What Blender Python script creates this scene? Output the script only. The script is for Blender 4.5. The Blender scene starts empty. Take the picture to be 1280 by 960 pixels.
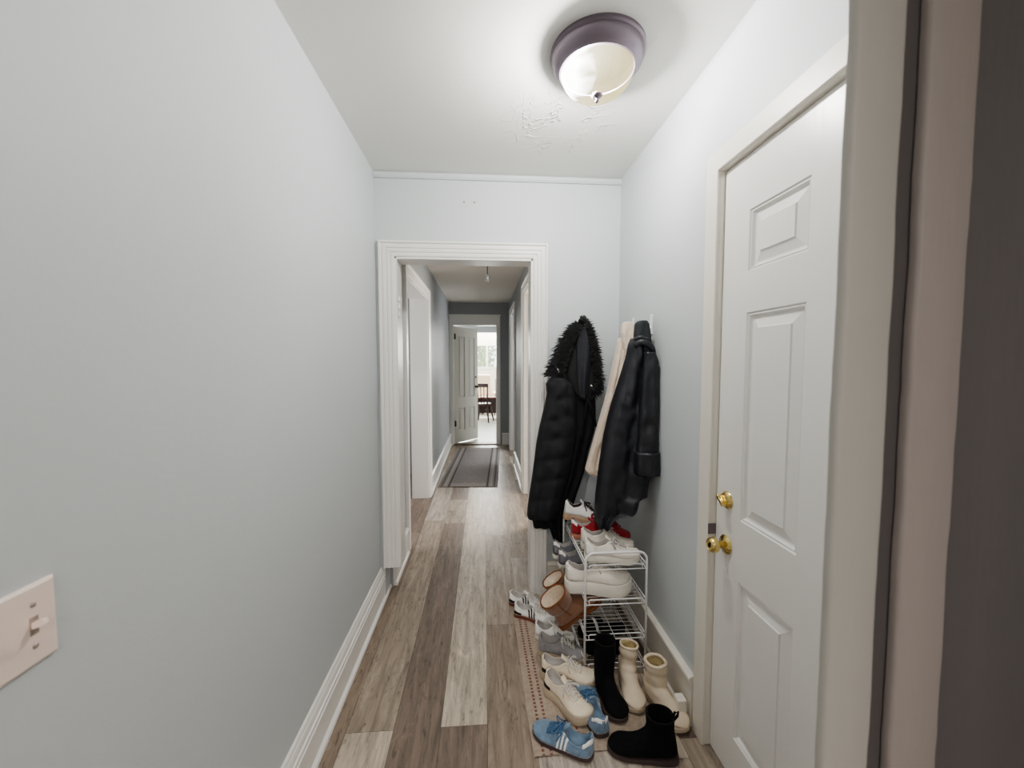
import bpy, math, random
from math import sin, cos, pi, radians, sqrt, atan2
from mathutils import Vector, Matrix, noise
random.seed(7)
COL = bpy.context.scene.collection

# ---------------------------------------------------------------- materials
def lin(c):
    return tuple(((v/255)/12.92 if v/255 <= .04045 else ((v/255+.055)/1.055)**2.4) for v in c) + (1,)

def mat(name, rgb, rough=.6, metal=0, bump=0, bscale=40, bstretch=(1,1,1), var=0, vscale=6, emit=None, estr=0, spec=.5, sheen=0):
    m = bpy.data.materials.new(name); m.use_nodes = True
    nt = m.node_tree; b = nt.nodes['Principled BSDF']
    b.inputs['Base Color'].default_value = lin(rgb)
    b.inputs['Roughness'].default_value = rough
    b.inputs['Metallic'].default_value = metal
    b.inputs['Specular IOR Level'].default_value = spec
    if sheen: b.inputs['Sheen Weight'].default_value = sheen
    if emit:
        b.inputs['Emission Color'].default_value = lin(emit); b.inputs['Emission Strength'].default_value = estr
    tc = nt.nodes.new('ShaderNodeTexCoord'); mp = nt.nodes.new('ShaderNodeMapping')
    mp.inputs['Scale'].default_value = bstretch
    nt.links.new(tc.outputs['Object'], mp.inputs['Vector'])
    if var:
        n = nt.nodes.new('ShaderNodeTexNoise'); n.inputs['Scale'].default_value = vscale; n.inputs['Detail'].default_value = 4
        r = nt.nodes.new('ShaderNodeMapRange'); r.inputs['To Min'].default_value = 1-var; r.inputs['To Max'].default_value = 1+var
        r.inputs['From Min'].default_value = .3; r.inputs['From Max'].default_value = .7
        mx = nt.nodes.new('ShaderNodeVectorMath'); mx.operation = 'SCALE'
        mx.inputs[0].default_value = lin(rgb)[:3]
        nt.links.new(mp.outputs[0], n.inputs['Vector']); nt.links.new(n.outputs['Fac'], r.inputs['Value'])
        nt.links.new(r.outputs[0], mx.inputs['Scale']); nt.links.new(mx.outputs[0], b.inputs['Base Color'])
    if bump:
        n2 = nt.nodes.new('ShaderNodeTexNoise'); n2.inputs['Scale'].default_value = bscale; n2.inputs['Detail'].default_value = 3
        bp = nt.nodes.new('ShaderNodeBump'); bp.inputs['Strength'].default_value = bump; bp.inputs['Distance'].default_value = .004
        nt.links.new(mp.outputs[0], n2.inputs['Vector']); nt.links.new(n2.outputs['Fac'], bp.inputs['Height'])
        nt.links.new(bp.outputs[0], b.inputs['Normal'])
    return m

M = {}
M['wall'] = mat('wall_paint', (203,208,210), .55, bump=.12, bscale=60, var=.015, vscale=2)
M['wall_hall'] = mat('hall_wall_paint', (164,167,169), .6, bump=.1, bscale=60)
M['wall_white'] = mat('far_room_paint', (235,233,228), .6)
M['trim'] = mat('trim_paint', (236,234,230), .38, bump=.12, bscale=25, bstretch=(1,1,.3))
M['trim_warm'] = mat('trim_paint_warm', (232,227,217), .4, bump=.1, bscale=30)
M['trim_dim'] = mat('frame_paint_shaded', (166,163,157), .55, bump=.12, bscale=90, bstretch=(1,1,.08), var=.015, vscale=4)  # frame face turned from the lamp, its dimness put into the colour
M['trim_dim2'] = mat('frame_paint_deep_shade', (146,138,134), .6, bump=.15, bscale=90, bstretch=(1,1,.08), var=.05, vscale=5)  # next face along, deeper shade put into the colour
M['trim_dark'] = mat('frame_paint_shadow', (88,84,84), .7, bump=.2, bscale=90, bstretch=(1,1,.1), var=.12, vscale=5)  # groove and outer edge, their shade put into the colour
M['door'] = mat('door_paint', (233,231,228), .32, bump=.10, bscale=70, bstretch=(1,1,.15))
M['old_door'] = mat('old_door_paint', (180,178,172), .45, bump=.1)
M['brass'] = mat('brass', (226,204,140), .16, metal=1)
M['black_iron'] = mat('black_iron', (25,24,24), .5)
M['bronze'] = mat('brushed_bronze', (128,118,128), .45, metal=.6)
M['plastic'] = mat('switch_plastic', (240,222,212), .35)
M['screw'] = mat('screw_metal', (186,172,164), .4, metal=.6)
M['wire'] = mat('white_wire', (236,236,236), .35)
M['chrome'] = mat('chrome', (200,200,200), .2, metal=1)
M['puffer'] = mat('puffer_nylon', (30,31,36), .75, bump=.25, bscale=160, var=.15, vscale=20)
M['puffer_in'] = mat('puffer_lining', (20,20,26), .8, bump=.2, bscale=60)
M['fur'] = mat('black_fur', (16,16,19), .7, sheen=.3)
M['hoodcloth'] = mat('hood_lining', (42,44,50), .7, bump=.2, bscale=60)
M['leather'] = mat('black_leather', (40,41,47), .42, bump=.35, bscale=90, var=.12, vscale=14)
M['greycloth'] = mat('charcoal_cloth', (50,54,58), .85, bump=.3, bscale=300)
M['sherpa'] = mat('cream_sherpa', (235,217,198), .95, bump=1.0, bscale=230, var=.07, vscale=120, sheen=.3)
M['tag'] = mat('grey_tag', (90,85,90), .7)
M['silver'] = mat('silver_tip', (230,230,235), .25, metal=.6)

# floor planks: tone comes from a face attribute, grain from stretched noise
def plank_mat():
    m = bpy.data.materials.new('wood_planks'); m.use_nodes = True
    nt = m.node_tree; b = nt.nodes['Principled BSDF']; L = nt.links.new
    N = lambda t: nt.nodes.new(t)
    at = N('ShaderNodeAttribute'); at.attribute_name = 'tone'
    of = N('ShaderNodeAttribute'); of.attribute_name = 'shift'
    tc = N('ShaderNodeTexCoord'); ad = N('ShaderNodeVectorMath'); ad.operation = 'ADD'
    L(tc.outputs['Object'], ad.inputs[0]); L(of.outputs['Color'], ad.inputs[1])
    def nz(scale, st, detail=6, dist=0):
        mp = N('ShaderNodeMapping'); mp.inputs['Scale'].default_value = st
        n = N('ShaderNodeTexNoise'); n.inputs['Scale'].default_value = scale; n.inputs['Detail'].default_value = detail
        n.inputs['Roughness'].default_value = .62; n.inputs['Distortion'].default_value = dist
        L(ad.outputs[0], mp.inputs['Vector']); L(mp.outputs[0], n.inputs['Vector']); return n
    def rng(src, a, c_, lo, hi):
        r = N('ShaderNodeMapRange'); r.inputs['From Min'].default_value = a; r.inputs['From Max'].default_value = c_
        r.inputs['To Min'].default_value = lo; r.inputs['To Max'].default_value = hi; L(src, r.inputs['Value']); return r.outputs[0]
    def mul(x, y):
        q = N('ShaderNodeMath'); q.operation = 'MULTIPLY'; L(x, q.inputs[0]); L(y, q.inputs[1]); return q.outputs[0]
    g1 = rng(nz(9, (3.2,.35,1), 5, .6).outputs['Fac'], .3, .7, .64, 1.26)     # broad streaks
    g2 = rng(nz(40, (3,.16,1), 4, .3).outputs['Fac'], .3, .7, .86, 1.12)     # fine grain
    g3 = rng(nz(16, (2.0,.5,1), 6, 2.0).outputs['Fac'], .56, .68, 1.0, .58)   # dark checks
    g4 = rng(nz(7, (1.4,.6,1), 6, 1.2).outputs['Fac'], .56, .66, 1.0, 1.20)   # worn pale patches
    g5 = rng(nz(26, (2.4,.30,1), 8, 3.0).outputs['Fac'], .60, .66, 1.0, .72)
    mpk = N('ShaderNodeMapping'); mpk.inputs['Scale'].default_value = (3.2,1.5,1)
    L(ad.outputs[0], mpk.inputs['Vector'])
    nk = N('ShaderNodeTexNoise'); nk.inputs['Scale'].default_value = 5; nk.inputs['Detail'].default_value = 3
    L(mpk.outputs[0], nk.inputs['Vector'])
    mk = N('ShaderNodeVectorMath'); mk.operation = 'MULTIPLY_ADD'; mk.inputs[1].default_value = (.5,.5,.5)
    L(nk.outputs['Color'], mk.inputs[0]); L(mpk.outputs[0], mk.inputs[2])
    vo = N('ShaderNodeTexVoronoi'); vo.inputs['Scale'].default_value = 1.3; L(mk.outputs[0], vo.inputs['Vector'])
    kn = rng(vo.outputs['Distance'], .03, .12, .62, 1.0)
    v = mul(mul(mul(g1, g2), mul(g3, g4)), mul(kn, g5))
    sc = N('ShaderNodeVectorMath'); sc.operation = 'SCALE'; L(at.outputs['Color'], sc.inputs[0]); L(v, sc.inputs['Scale'])
    L(sc.outputs[0], b.inputs['Base Color'])
    b.inputs['Roughness'].default_value = .42
    bp = N('ShaderNodeBump'); bp.inputs['Strength'].default_value = .15; bp.inputs['Distance'].default_value = .002
    L(v, bp.inputs['Height']); L(bp.outputs[0], b.inputs['Normal'])
    return m

def ceiling_mat():
    m = mat('ceiling_paint', (232,231,227), .6)
    nt = m.node_tree; b = nt.nodes['Principled BSDF']; L = nt.links.new; N = nt.nodes.new
    tc = N('ShaderNodeTexCoord')
    n = N('ShaderNodeTexNoise'); n.inputs['Scale'].default_value = 5.5; n.inputs['Detail'].default_value = 2; n.inputs['Distortion'].default_value = 1.6
    L(tc.outputs['Object'], n.inputs['Vector'])
    # cracks = thin band where the noise crosses a level, masked to the patch by the lamp
    s = N('ShaderNodeMath'); s.operation = 'SUBTRACT'; s.inputs[1].default_value = .5; L(n.outputs['Fac'], s.inputs[0])
    a = N('ShaderNodeMath'); a.operation = 'ABSOLUTE'; L(s.outputs[0], a.inputs[0])
    r = N('ShaderNodeMapRange'); r.inputs['From Min'].default_value = 0; r.inputs['From Max'].default_value = .022
    r.inputs['To Min'].default_value = 1; r.inputs['To Max'].default_value = 0; L(a.outputs[0], r.inputs['Value'])
    d = N('ShaderNodeVectorMath'); d.operation = 'DISTANCE'; d.inputs[1].default_value = (.36,1.93,2.58); L(tc.outputs['Object'], d.inputs[0])
    r2 = N('ShaderNodeMapRange'); r2.inputs['From Min'].default_value = .10; r2.inputs['From Max'].default_value = .30
    r2.inputs['To Min'].default_value = 1; r2.inputs['To Max'].default_value = 0.03; L(d.outputs['Value'], r2.inputs['Value'])
    mu = N('ShaderNodeMath'); mu.operation = 'MULTIPLY'; L(r.outputs[0], mu.inputs[0]); L(r2.outputs[0], mu.inputs[1])
    n3 = N('ShaderNodeTexNoise'); n3.inputs['Scale'].default_value = 2.5; L(tc.outputs['Object'], n3.inputs['Vector'])
    m3 = N('ShaderNodeMath'); m3.operation = 'MULTIPLY_ADD'; m3.inputs[1].default_value = .8
    L(n3.outputs['Fac'], m3.inputs[0]); L(mu.outputs[0], m3.inputs[2])
    bp = N('ShaderNodeBump'); bp.inputs['Strength'].default_value = .55; bp.inputs['Distance'].default_value = .010
    L(m3.outputs[0], bp.inputs['Height']); L(bp.outputs[0], b.inputs['Normal'])
    return m

# ---------------------------------------------------------------- mesh helpers
class MB:
    def __init__(s): s.v = []; s.f = []
    def add(s, vs, fs):
        o = len(s.v); s.v += [tuple(v) for v in vs]; s.f += [tuple(i+o for i in f) for f in fs]; return s
    def box(s, x0, x1, y0, y1, z0, z1):
        vs = [(x,y,z) for x in (x0,x1) for y in (y0,y1) for z in (z0,z1)]
        return s.add(vs, [(0,1,3,2),(4,6,7,5),(0,4,5,1),(2,3,7,6),(0,2,6,4),(1,5,7,3)])
    def tube(s, pts, r, n=8, closed=False, flat=1):
        pts = [Vector(p) for p in pts]; k = len(pts); vs = []
        up = Vector((0,0,1))
        prev = None
        for i, p in enumerate(pts):
            a = pts[(i-1) % k] if (closed or i > 0) else p
            b = pts[(i+1) % k] if (closed or i < k-1) else p
            t = (b-a)
            t = t.normalized() if t.length > 1e-9 else Vector((1,0,0))
            if prev is None:
                u = up if abs(t.z) < .9 else Vector((1,0,0))
                nn = (u - t*u.dot(t)).normalized()
            else:
                nn = prev - t*prev.dot(t)
                nn = nn.normalized() if nn.length > 1e-6 else prev
            prev = nn; bb = t.cross(nn)
            rr = r[i] if isinstance(r, (list, tuple)) else r
            for j in range(n):
                q = 2*pi*j/n
                vs.append(p + (nn*cos(q)*flat + bb*sin(q))*rr)
        fs = []
        for i in range(k if closed else k-1):
            i2 = (i+1) % k
            for j in range(n):
                j2 = (j+1) % n
                fs.append((i*n+j, i2*n+j, i2*n+j2, i*n+j2))
        if not closed: fs += [tuple(range(n)), tuple((k-1)*n+j for j in reversed(range(n)))]
        return s.add(vs, fs)
    def lathe(s, prof, c=(0,0,0), n=48, axis='z'):
        vs = []; fs = []
        for (r, h) in prof:
            for j in range(n):
                q = 2*pi*j/n
                if axis == 'z': vs.append((c[0]+r*cos(q), c[1]+r*sin(q), c[2]+h))
                elif axis == 'x': vs.append((c[0]+h, c[1]+r*cos(q), c[2]+r*sin(q)))
        for i in range(len(prof)-1):
            for j in range(n):
                j2 = (j+1) % n; fs.append((i*n+j, i*n+j2, (i+1)*n+j2, (i+1)*n+j))
        return s.add(vs, fs)
    def rings(s, rings, cap0=True, cap1=True):
        n = len(rings[0]); vs = [p for r in rings for p in r]; fs = []
        for i in range(len(rings)-1):
            for j in range(n):
                j2 = (j+1) % n; fs.append((i*n+j, i*n+j2, (i+1)*n+j2, (i+1)*n+j))
        if cap0: fs.append(tuple(reversed(range(n))))
        if cap1: fs.append(tuple((len(rings)-1)*n+j for j in range(n)))
        return s.add(vs, fs)
    def grid(s, rows):
        n = len(rows[0]); vs = [p for r in rows for p in r]
        return s.add(vs, [(i*n+j, i*n+j+1, (i+1)*n+j+1, (i+1)*n+j) for i in range(len(rows)-1) for j in range(n-1)])

def obj(name, mb, m, parent=None, smooth=False, bevel=0, subd=0, solid=0, kind=None):
    me = bpy.data.meshes.new(name); me.from_pydata([tuple(v) for v in mb.v], [], mb.f); me.update()
    import bmesh
    bm = bmesh.new(); bm.from_mesh(me); bmesh.ops.recalc_face_normals(bm, faces=bm.faces); bm.to_mesh(me); bm.free()
    o = bpy.data.objects.new(name, me); COL.objects.link(o)
    me.materials.append(m)
    if smooth:
        for p in me.polygons: p.use_smooth = True
        if smooth == 'auto':
            try: me.set_sharp_from_angle(angle=radians(40))
            except Exception: pass
    if parent: o.parent = parent
    if bevel:
        b = o.modifiers.new('bev', 'BEVEL'); b.width = bevel; b.segments = 2; b.limit_method = 'ANGLE'; b.angle_limit = radians(40)
    if solid:
        b = o.modifiers.new('sol', 'SOLIDIFY'); b.thickness = solid; b.offset = 0
    if subd:
        b = o.modifiers.new('sub', 'SUBSURF'); b.levels = subd; b.render_levels = subd
    if kind: o['kind'] = kind
    return o
def struct(name, mb, m, **k): return obj(name, mb, m, kind='structure', **k)
def thing(name, label, cat, loc=(0,0,0), rot=(0,0,0), group=None):
    o = bpy.data.objects.new(name, None); COL.objects.link(o)
    o.location = loc; o.rotation_euler = rot; o['label'] = label; o['category'] = cat; o.empty_display_size = .05
    if group: o['group'] = group
    return o
def tag(o, label, cat, group=None):
    o['label'] = label; o['category'] = cat
    if group: o['group'] = group
    return o
def lerp(a, b, t): return a+(b-a)*t
def interp(tab, t):
    if t <= tab[0][0]: return tab[0][1]
    for (a, va), (b, vb) in zip(tab, tab[1:]):
        if t <= b:
            q = (t-a)/(b-a); q = q*q*(3-2*q)*.5+q*.5
            return va+(vb-va)*q
    return tab[-1][1]
def catmull(P, per):
    out = []
    for i in range(len(P)-1):
        p0 = P[max(i-1,0)]; p1 = P[i]; p2 = P[i+1]; p3 = P[min(i+2,len(P)-1)]
        for k in range(per):
            t = k/per
            out.append(tuple(.5*((2*b)+(-a+c)*t+(2*a-5*b+4*c-d)*t*t+(-a+3*b-3*c+d)*t**3) for a,b,c,d in zip(p0,p1,p2,p3)))
    out.append(tuple(P[-1])); return out

# ---------------------------------------------------------------- the shell
XL, XR, YB, ZC = -.64, .84, 2.447, 2.58
YB2 = 2.57                          # passage side of the wall with the cased opening
ZP = 2.49                           # passage ceiling

# floor boards
fl = MB(); tones = []; shifts = []
T_light, T_mid, T_dark, T_brown, T_pale = (186,175,160), (160,147,133), (128,114,103), (146,131,117), (176,166,155)
PW = .187; x_ref = .008
explicit = {   # row -> list of (y_start, tone)
 -4: [(-4,T_mid),(1.0,T_brown),(3.4,T_dark),(4.6,T_brown),(6.0,T_mid)],
 -3: [(-4,T_mid),(.6,T_light),(1.54,T_mid),(3.65,T_pale),(5.3,T_mid)],
 -2: [(-4,T_mid),(.4,T_dark),(3.58,T_mid),(4.2,T_dark),(5.7,T_brown)],
 -1: [(-4,T_mid),(-.2,T_dark),(1.54,T_light),(3.68,T_light),(5.2,T_mid)],
  0: [(-4,T_mid),(.2,T_brown),(2.15,T_mid),(3.30,T_pale),(5.2,T_brown)],
  1: [(-4,T_mid),(1.3,T_pale),(2.9,T_mid),(4.6,T_mid),(6.1,T_pale)],
}
row_names = {}
for r in range(-16, 14):
    x0 = x_ref + r*PW; x1 = x0+PW
    if r in explicit:
        br = list(explicit[r])
    else:
        br = []; y = -4 + random.random()*.8
        br.append((-4, random.choice([T_mid,T_brown])))
        while y < 7.0:
            br.append((y, random.choice([T_light,T_mid,T_dark,T_brown,T_pale]))); y += 1.22
    br = [b for b in br if b[0] < 7.05]
    for i, (ya, tone) in enumerate(br):
        yb = br[i+1][0] if i+1 < len(br) else 7.06
        g = .0007
        fl.add([(x0+g,ya+g,0),(x1-g,ya+g,0),(x1-g,yb-g,0),(x0+g,yb-g,0)], [(0,1,2,3)])
        tones.append(lin(tone)); shifts.append((random.random()*20, random.random()*20, 0, 1))
fl.add([(-3.2,-4,-.003),(3,-4,-.003),(3,7.06,-.003),(-3.2,7.06,-.003)], [(0,1,2,3)])
tones.append(lin((70,60,52))); shifts.append((0,0,0,1))
# a slab under the boards so the floor is solid
fl.box(-3.2,3,-4,7.06,-.1,-.004)
for _ in range(6): tones.append(lin((70,60,52))); shifts.append((0,0,0,1))
fo = struct('floor', fl, plank_mat())
ca = fo.data.color_attributes.new('tone', 'FLOAT_COLOR', 'CORNER'); cs = fo.data.color_attributes.new('shift', 'FLOAT_COLOR', 'CORNER')
for p in fo.data.polygons:
    for li in p.loop_indices:
        ca.data[li].color = tones[p.index]; cs.data[li].color = shifts[p.index]
M['ceil'] = ceiling_mat()
M['ceil_hall'] = mat('hall_ceiling_paint', (228,222,214), .7, bump=.2, bscale=6)
struct('ceiling', MB().box(-3,3,-4,YB2,ZC,ZC+.1), M['ceil'])
struct('ceiling_passage', MB().box(-3,3,YB2,7.0,ZP,ZP+.19), M['ceil_hall'])

struct('wall_left', MB().box(XL-.12,XL,-1.0,YB2,0,ZC), M['wall'])
# back wall with the cased opening
OXL, OXR, OZ = -.528, .300, 2.091
struct('wall_back', MB().box(XL,OXL,YB,YB2,.205,ZC).box(XL,-.6145,YB,YB2,0,.204).box(OXR,1.6,YB,YB2,0,ZC).box(OXL,OXR,YB,YB2,OZ,ZC), M['wall'])
# right wall with the door hole
DY0, DY1, DZ = .600, 1.410, 2.160
struct('wall_right', MB().box(XR,XR+.13,DY1,YB,0,ZC).box(XR,XR+.13,DY0,DY1,DZ,ZC).box(XR,XR+.13,.576,DY0,0,ZC), M['wall'])
# thin moulding along the ceiling of the back wall
cm = MB()
prof = [(0,0),(.012,0),(.02,.012),(.022,.028),(.012,.036),(0,.036)]
cm.rings([[(x, YB-d, ZC-.036+z) for d, z in prof] for x in (XL+.001, XR-.001)])
struct('trim_ceiling', cm, M['wall'])

def frame(name, xi, xr, zt, zb_l, zb_r, y, prof, m, sgn=-1, plane='y', c=None):
    """casing around a hole: profile (u outward, d off the wall), mitred"""
    pts = []
    mb = MB()
    stations = [lambda u:(xi-u, zb_l), lambda u:(xi-u, zt+u), lambda u:(xr+u, zt+u), lambda u:(xr+u, zb_r)]
    rings = []
    for st in stations:
        rr = []
        for u, d in prof:
            h, z = st(u)
            rr.append((h, y+sgn*d, z) if plane == 'y' else (y+sgn*d, h, z))
        rings.append(rr)
    mb.rings(rings)
    return struct(name, mb, m, smooth='auto')
flute = [(0,0),(0,.016),(.006,.020),(.016,.020),(.019,.015),(.023,.015),(.027,.021),(.040,.021),(.043,.016),(.047,.016),(.051,.022),(.066,.022),(.070,.017),(.074,.017),(.079,.026),(.088,.026),(.092,.02),(.092,0)]
frame('trim_1', OXL, OXR, OZ, .205, 0.0, YB, flute, M['trim'])
# jamb lining of the opening
jl = MB().box(OXL-.002,OXL+.014,YB-.012,YB2+.012,.205,OZ).box(OXR-.014,OXR+.002,YB-.012,YB2+.012,0,OZ).box(OXL,OXR,YB-.012,YB2+.012,OZ-.014,OZ+.002)
struct('trim_2', jl, M['trim'], bevel=.002)
frame('trim_3', OXL, OXR, OZ, .205, 0, YB2, [(0,0),(0,.016),(.07,.016),(.07,0)], M['trim'], sgn=1)

# baseboards -------------------------------------------------------
def extrude(name, prof, p0, p1, nrm, m, smooth=False, **k):
    mb = MB(); r = []
    for p in (p0, p1): r.append([(p[0]+nrm[0]*d, p[1]+nrm[1]*d, z) for d, z in prof])
    mb.rings(r); return struct(name, mb, m, **k)
bb = [(0,0),(.034,0),(.036,.008),(.033,.018),(.024,.024),(.021,.027),(.021,.118),(.024,.122),(.024,.132),(.019,.136),(.022,.142),(.022,.152),(.015,.157),(.016,.166),(.013,.178),(.008,.186),(.009,.193),(.004,.199),(0,.2)]
extrude('baseboard_left', bb, (XL,-1,0), (XL,YB2+.04,0), (1,0), M['trim'])
bb2 = [(0,0),(.028,0),(.03,.01),(.026,.02),(.016,.024),(.016,.175),(.022,.18),(.026,.19),(.024,.2),(.012,.207),(0,.207)]
extrude('baseboard_right', bb2, (XR,1.475,0), (XR,YB,0), (-1,0), M['trim_warm'])
extrude('baseboard_back', bb2, (OXR+.094,YB,0), (XR-.03,YB,0), (0,-1), M['trim_warm'])

# passage ----------------------------------------------------------
PL, PR = -.60, .44
FY = 7.0
# left: low part up to 3.19, doorway 3.19-4.27, then on to the far wall
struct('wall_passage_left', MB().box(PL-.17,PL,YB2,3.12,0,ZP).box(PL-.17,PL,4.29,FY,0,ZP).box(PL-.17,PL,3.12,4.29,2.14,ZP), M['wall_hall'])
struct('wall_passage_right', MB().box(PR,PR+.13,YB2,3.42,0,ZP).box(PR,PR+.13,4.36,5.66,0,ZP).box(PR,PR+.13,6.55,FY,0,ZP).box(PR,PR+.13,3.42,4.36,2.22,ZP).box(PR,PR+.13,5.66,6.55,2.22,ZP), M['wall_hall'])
flatc = [(0,0),(0,.018),(.004,.022),(.07,.022),(.075,.028),(.095,.028),(.098,.024),(.098,0)]
def frame_x(name, ya, yb, zt, x, sgn, m, z0=0, prof=flatc):
    return frame(name, ya, yb, zt, z0, z0, x, prof, m, sgn=sgn, plane='x')
frame_x('trim_4', 3.12, 4.29, 2.13, PL, 1, M['trim'])
struct('trim_5', MB().box(PL-.175,PL+.005,4.27,4.29,0,2.14).box(PL-.175,PL+.005,3.12,3.14,0,2.14).box(PL-.175,PL+.005,3.14,4.27,2.12,2.14), M['trim'], bevel=.002)
frame_x('trim_6', 3.42, 4.36, 2.21, PR, -1, M['trim_warm'])
struct('trim_7', MB().box(PR-.005,PR+.135,4.34,4.36,0,2.22).box(PR-.005,PR+.135,3.42,3.44,0,2.22).box(PR-.005,PR+.135,3.44,4.34,2.20,2.22).box(PR+.05,PR+.065,4.325,4.34,0,2.2), M['trim_warm'], bevel=.002)
frame_x('trim_8', 5.66, 6.55, 2.21, PR, -1, M['trim'])
struct('trim_9', MB().box(PR-.005,PR+.135,6.53,6.55,0,2.22).box(PR-.005,PR+.135,5.66,5.68,0,2.22), M['trim'])
extrude('baseboard_passage', bb2, (PL,YB2+.02,0), (PL,3.02,0), (1,0), M['trim'])
extrude('baseboard_passage_left', bb2, (PL,4.39,0), (PL,FY,0), (1,0), M['trim'])
extrude('baseboard_passage_right', bb2, (PR,4.46,0), (PR,5.56,0), (-1,0), M['trim'])
extrude('baseboard_passage_end', bb2, (.315,FY,0), (PR,FY,0), (0,-1), M['trim'])
# far wall and its doorway
FX0, FX1, FZ = -.535, .225, 2.11
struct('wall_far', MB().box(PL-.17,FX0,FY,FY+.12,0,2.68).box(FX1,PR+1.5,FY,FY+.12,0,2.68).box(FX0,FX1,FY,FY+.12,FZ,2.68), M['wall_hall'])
struct('trim_10', MB().box(FX0-.065,FX0,FY-.02,FY,0,FZ).box(FX1,FX1+.06,FY-.02,FY,0,FZ).box(FX0-.065,FX1+.06,FY-.02,FY,FZ,FZ+.15).box(FX0-.07,FX1+.07,FY-.035,FY,FZ+.15,FZ+.175), M['trim'], bevel=.003)
struct('trim_11', MB().box(FX0,FX0+.012,FY,FY+.12,0,FZ).box(FX1-.012,FX1,FY,FY+.12,0,FZ).box(FX0,FX1,FY,FY+.12,FZ-.012,FZ), M['trim'])
struct('trim_12', MB().box(FX0,FX1,FY-.02,FY+.14,0,.018), mat('threshold_wood', (120,108,98), .5), bevel=.004)

# side rooms so that openings look into something real
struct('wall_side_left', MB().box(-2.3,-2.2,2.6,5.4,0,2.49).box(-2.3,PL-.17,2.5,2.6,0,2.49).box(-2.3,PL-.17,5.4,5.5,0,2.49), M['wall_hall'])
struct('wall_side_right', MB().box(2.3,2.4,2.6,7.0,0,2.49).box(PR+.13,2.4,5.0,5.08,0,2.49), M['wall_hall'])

# camera-side frame (an old painted door frame close on the right)
def ragged(x, y0, y1, amp, seed, z0=0.0, z1=ZC):
    pts = []
    n = 90
    for i in range(n+1):
        z = lerp(z0, z1, i/n)
        pts.append((z, amp*(noise.noise(Vector((seed, z*9, 0)))+.5*noise.noise(Vector((seed, z*31, 3))))))
    return pts
def wavy_box(x0, x1, y0, y1, amp, seed):
    mb = MB(); r = []
    a = ragged(0,0,0,amp,seed); b = ragged(0,0,0,amp,seed+9)
    c = .006
    for (z, da), (_, db) in zip(a, b):
        r.append([(x0+da, y1, z),(x0+da, y0+c, z),(x0+da+c*.4, y0+c*.3, z),(x0+c+da, y0, z),(x1-c+db, y0, z),(x1+db-c*.3, y0+c*.4, z),(x1+db, y0+c, z),(x1+db, y1, z)])
    mb.rings(r); return mb
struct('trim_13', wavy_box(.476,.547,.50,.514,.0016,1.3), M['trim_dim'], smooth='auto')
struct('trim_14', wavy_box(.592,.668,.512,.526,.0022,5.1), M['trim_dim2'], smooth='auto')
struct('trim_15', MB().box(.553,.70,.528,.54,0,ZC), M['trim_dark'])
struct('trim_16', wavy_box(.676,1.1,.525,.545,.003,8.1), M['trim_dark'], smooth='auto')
struct('wall_near', MB().box(.566,3.0,.54,.575,0,ZC), M['wall'])
# the space the photographer stands in
struct('wall_behind', MB().box(-3,3,-4.0,-3.9,0,ZC).box(-3,-2.9,-3.9,-1,0,ZC).box(2.9,3,-3.9,.7,0,ZC).box(-3,XL,-1.1,-1.0,0,ZC), M['wall'])

# ---------------------------------------------------------------- panelled doors
def panel_door(w, h, t, panels, z0=0):
    """leaf in local XZ plane, face at y=0 looking to -y, hinge at x=0"""
    mb = MB()
    for side in (0, 1):
        yy = (lambda d: d) if side == 0 else (lambda d: t-d)
        xs = sorted({0, w} | {p[0] for p in panels} | {p[1] for p in panels})
        zs = sorted({0, h} | {p[2] for p in panels} | {p[3] for p in panels})
        for a, b in zip(xs, xs[1:]):
            for c, d in zip(zs, zs[1:]):
                if any(p[0] <= a+1e-6 and b <= p[1]+1e-6 and p[2] <= c+1e-6 and d <= p[3]+1e-6 for p in panels): continue
                mb.add([(a,yy(0),c),(b,yy(0),c),(b,yy(0),d),(a,yy(0),d)], [(0,1,2,3)])
        for (a, b, c, d) in panels:
            steps = [(0,0),(.004,.005),(.009,.003),(.015,.012),(.021,.013),(.050,.005),(.053,.001)]
            rings = [[(a+i,yy(e),c+i),(b-i,yy(e),c+i),(b-i,yy(e),d-i),(a+i,yy(e),d-i)] for i, e in steps]
            mb.rings(rings, cap0=False)
    mb.add([(0,0,0),(w,0,0),(w,t,0),(0,t,0),(0,0,h),(w,0,h),(w,t,h),(0,t,h)], [(0,1,2,3),(4,5,6,7),(0,3,7,4),(1,2,6,5)])
    mb.v = [(x,y,z+z0) for x,y,z in mb.v]
    return mb
XD = .858      # face of the entry door
# local x = distance from the latch edge towards the camera -> world -Y
lx = 1.392; WD = .765
P1 = [(.124,.372),(.450,.640)]
panels = []
for a, b in [(.134,.377),(.516,.700)]:
    panels += [(a,b,.155,.716),(a,b,.926,1.622),(a,b,1.756,1.952)]
dm = panel_door(WD, 2.130, .04, panels)
dm.v = [(XD + y, lx - x, z+.008) for x, y, z in dm.v]
d1 = struct('door_1', dm, M['door']); d1['label'] = 'white six-panel entry door with brass knob'
# frame of the door: jamb, stop and flat casing
struct('trim_17', MB().box(XR-.004,XR+.13,lx+.004,lx+.02,0,2.16).box(XR-.004,XR+.13,.605,.625,0,2.16).box(XR-.004,XR+.13,.625,lx+.004,2.144,2.16), M['trim_warm'], bevel=.003)
cas = [(0,0),(0,.010),(.002,.012),(.068,.013),(.071,.010),(.071,0)]
frame('trim_18', .65, lx+.004, 2.146, 0, 0, XR, cas, M['trim_warm'], sgn=-1, plane='x')
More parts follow.
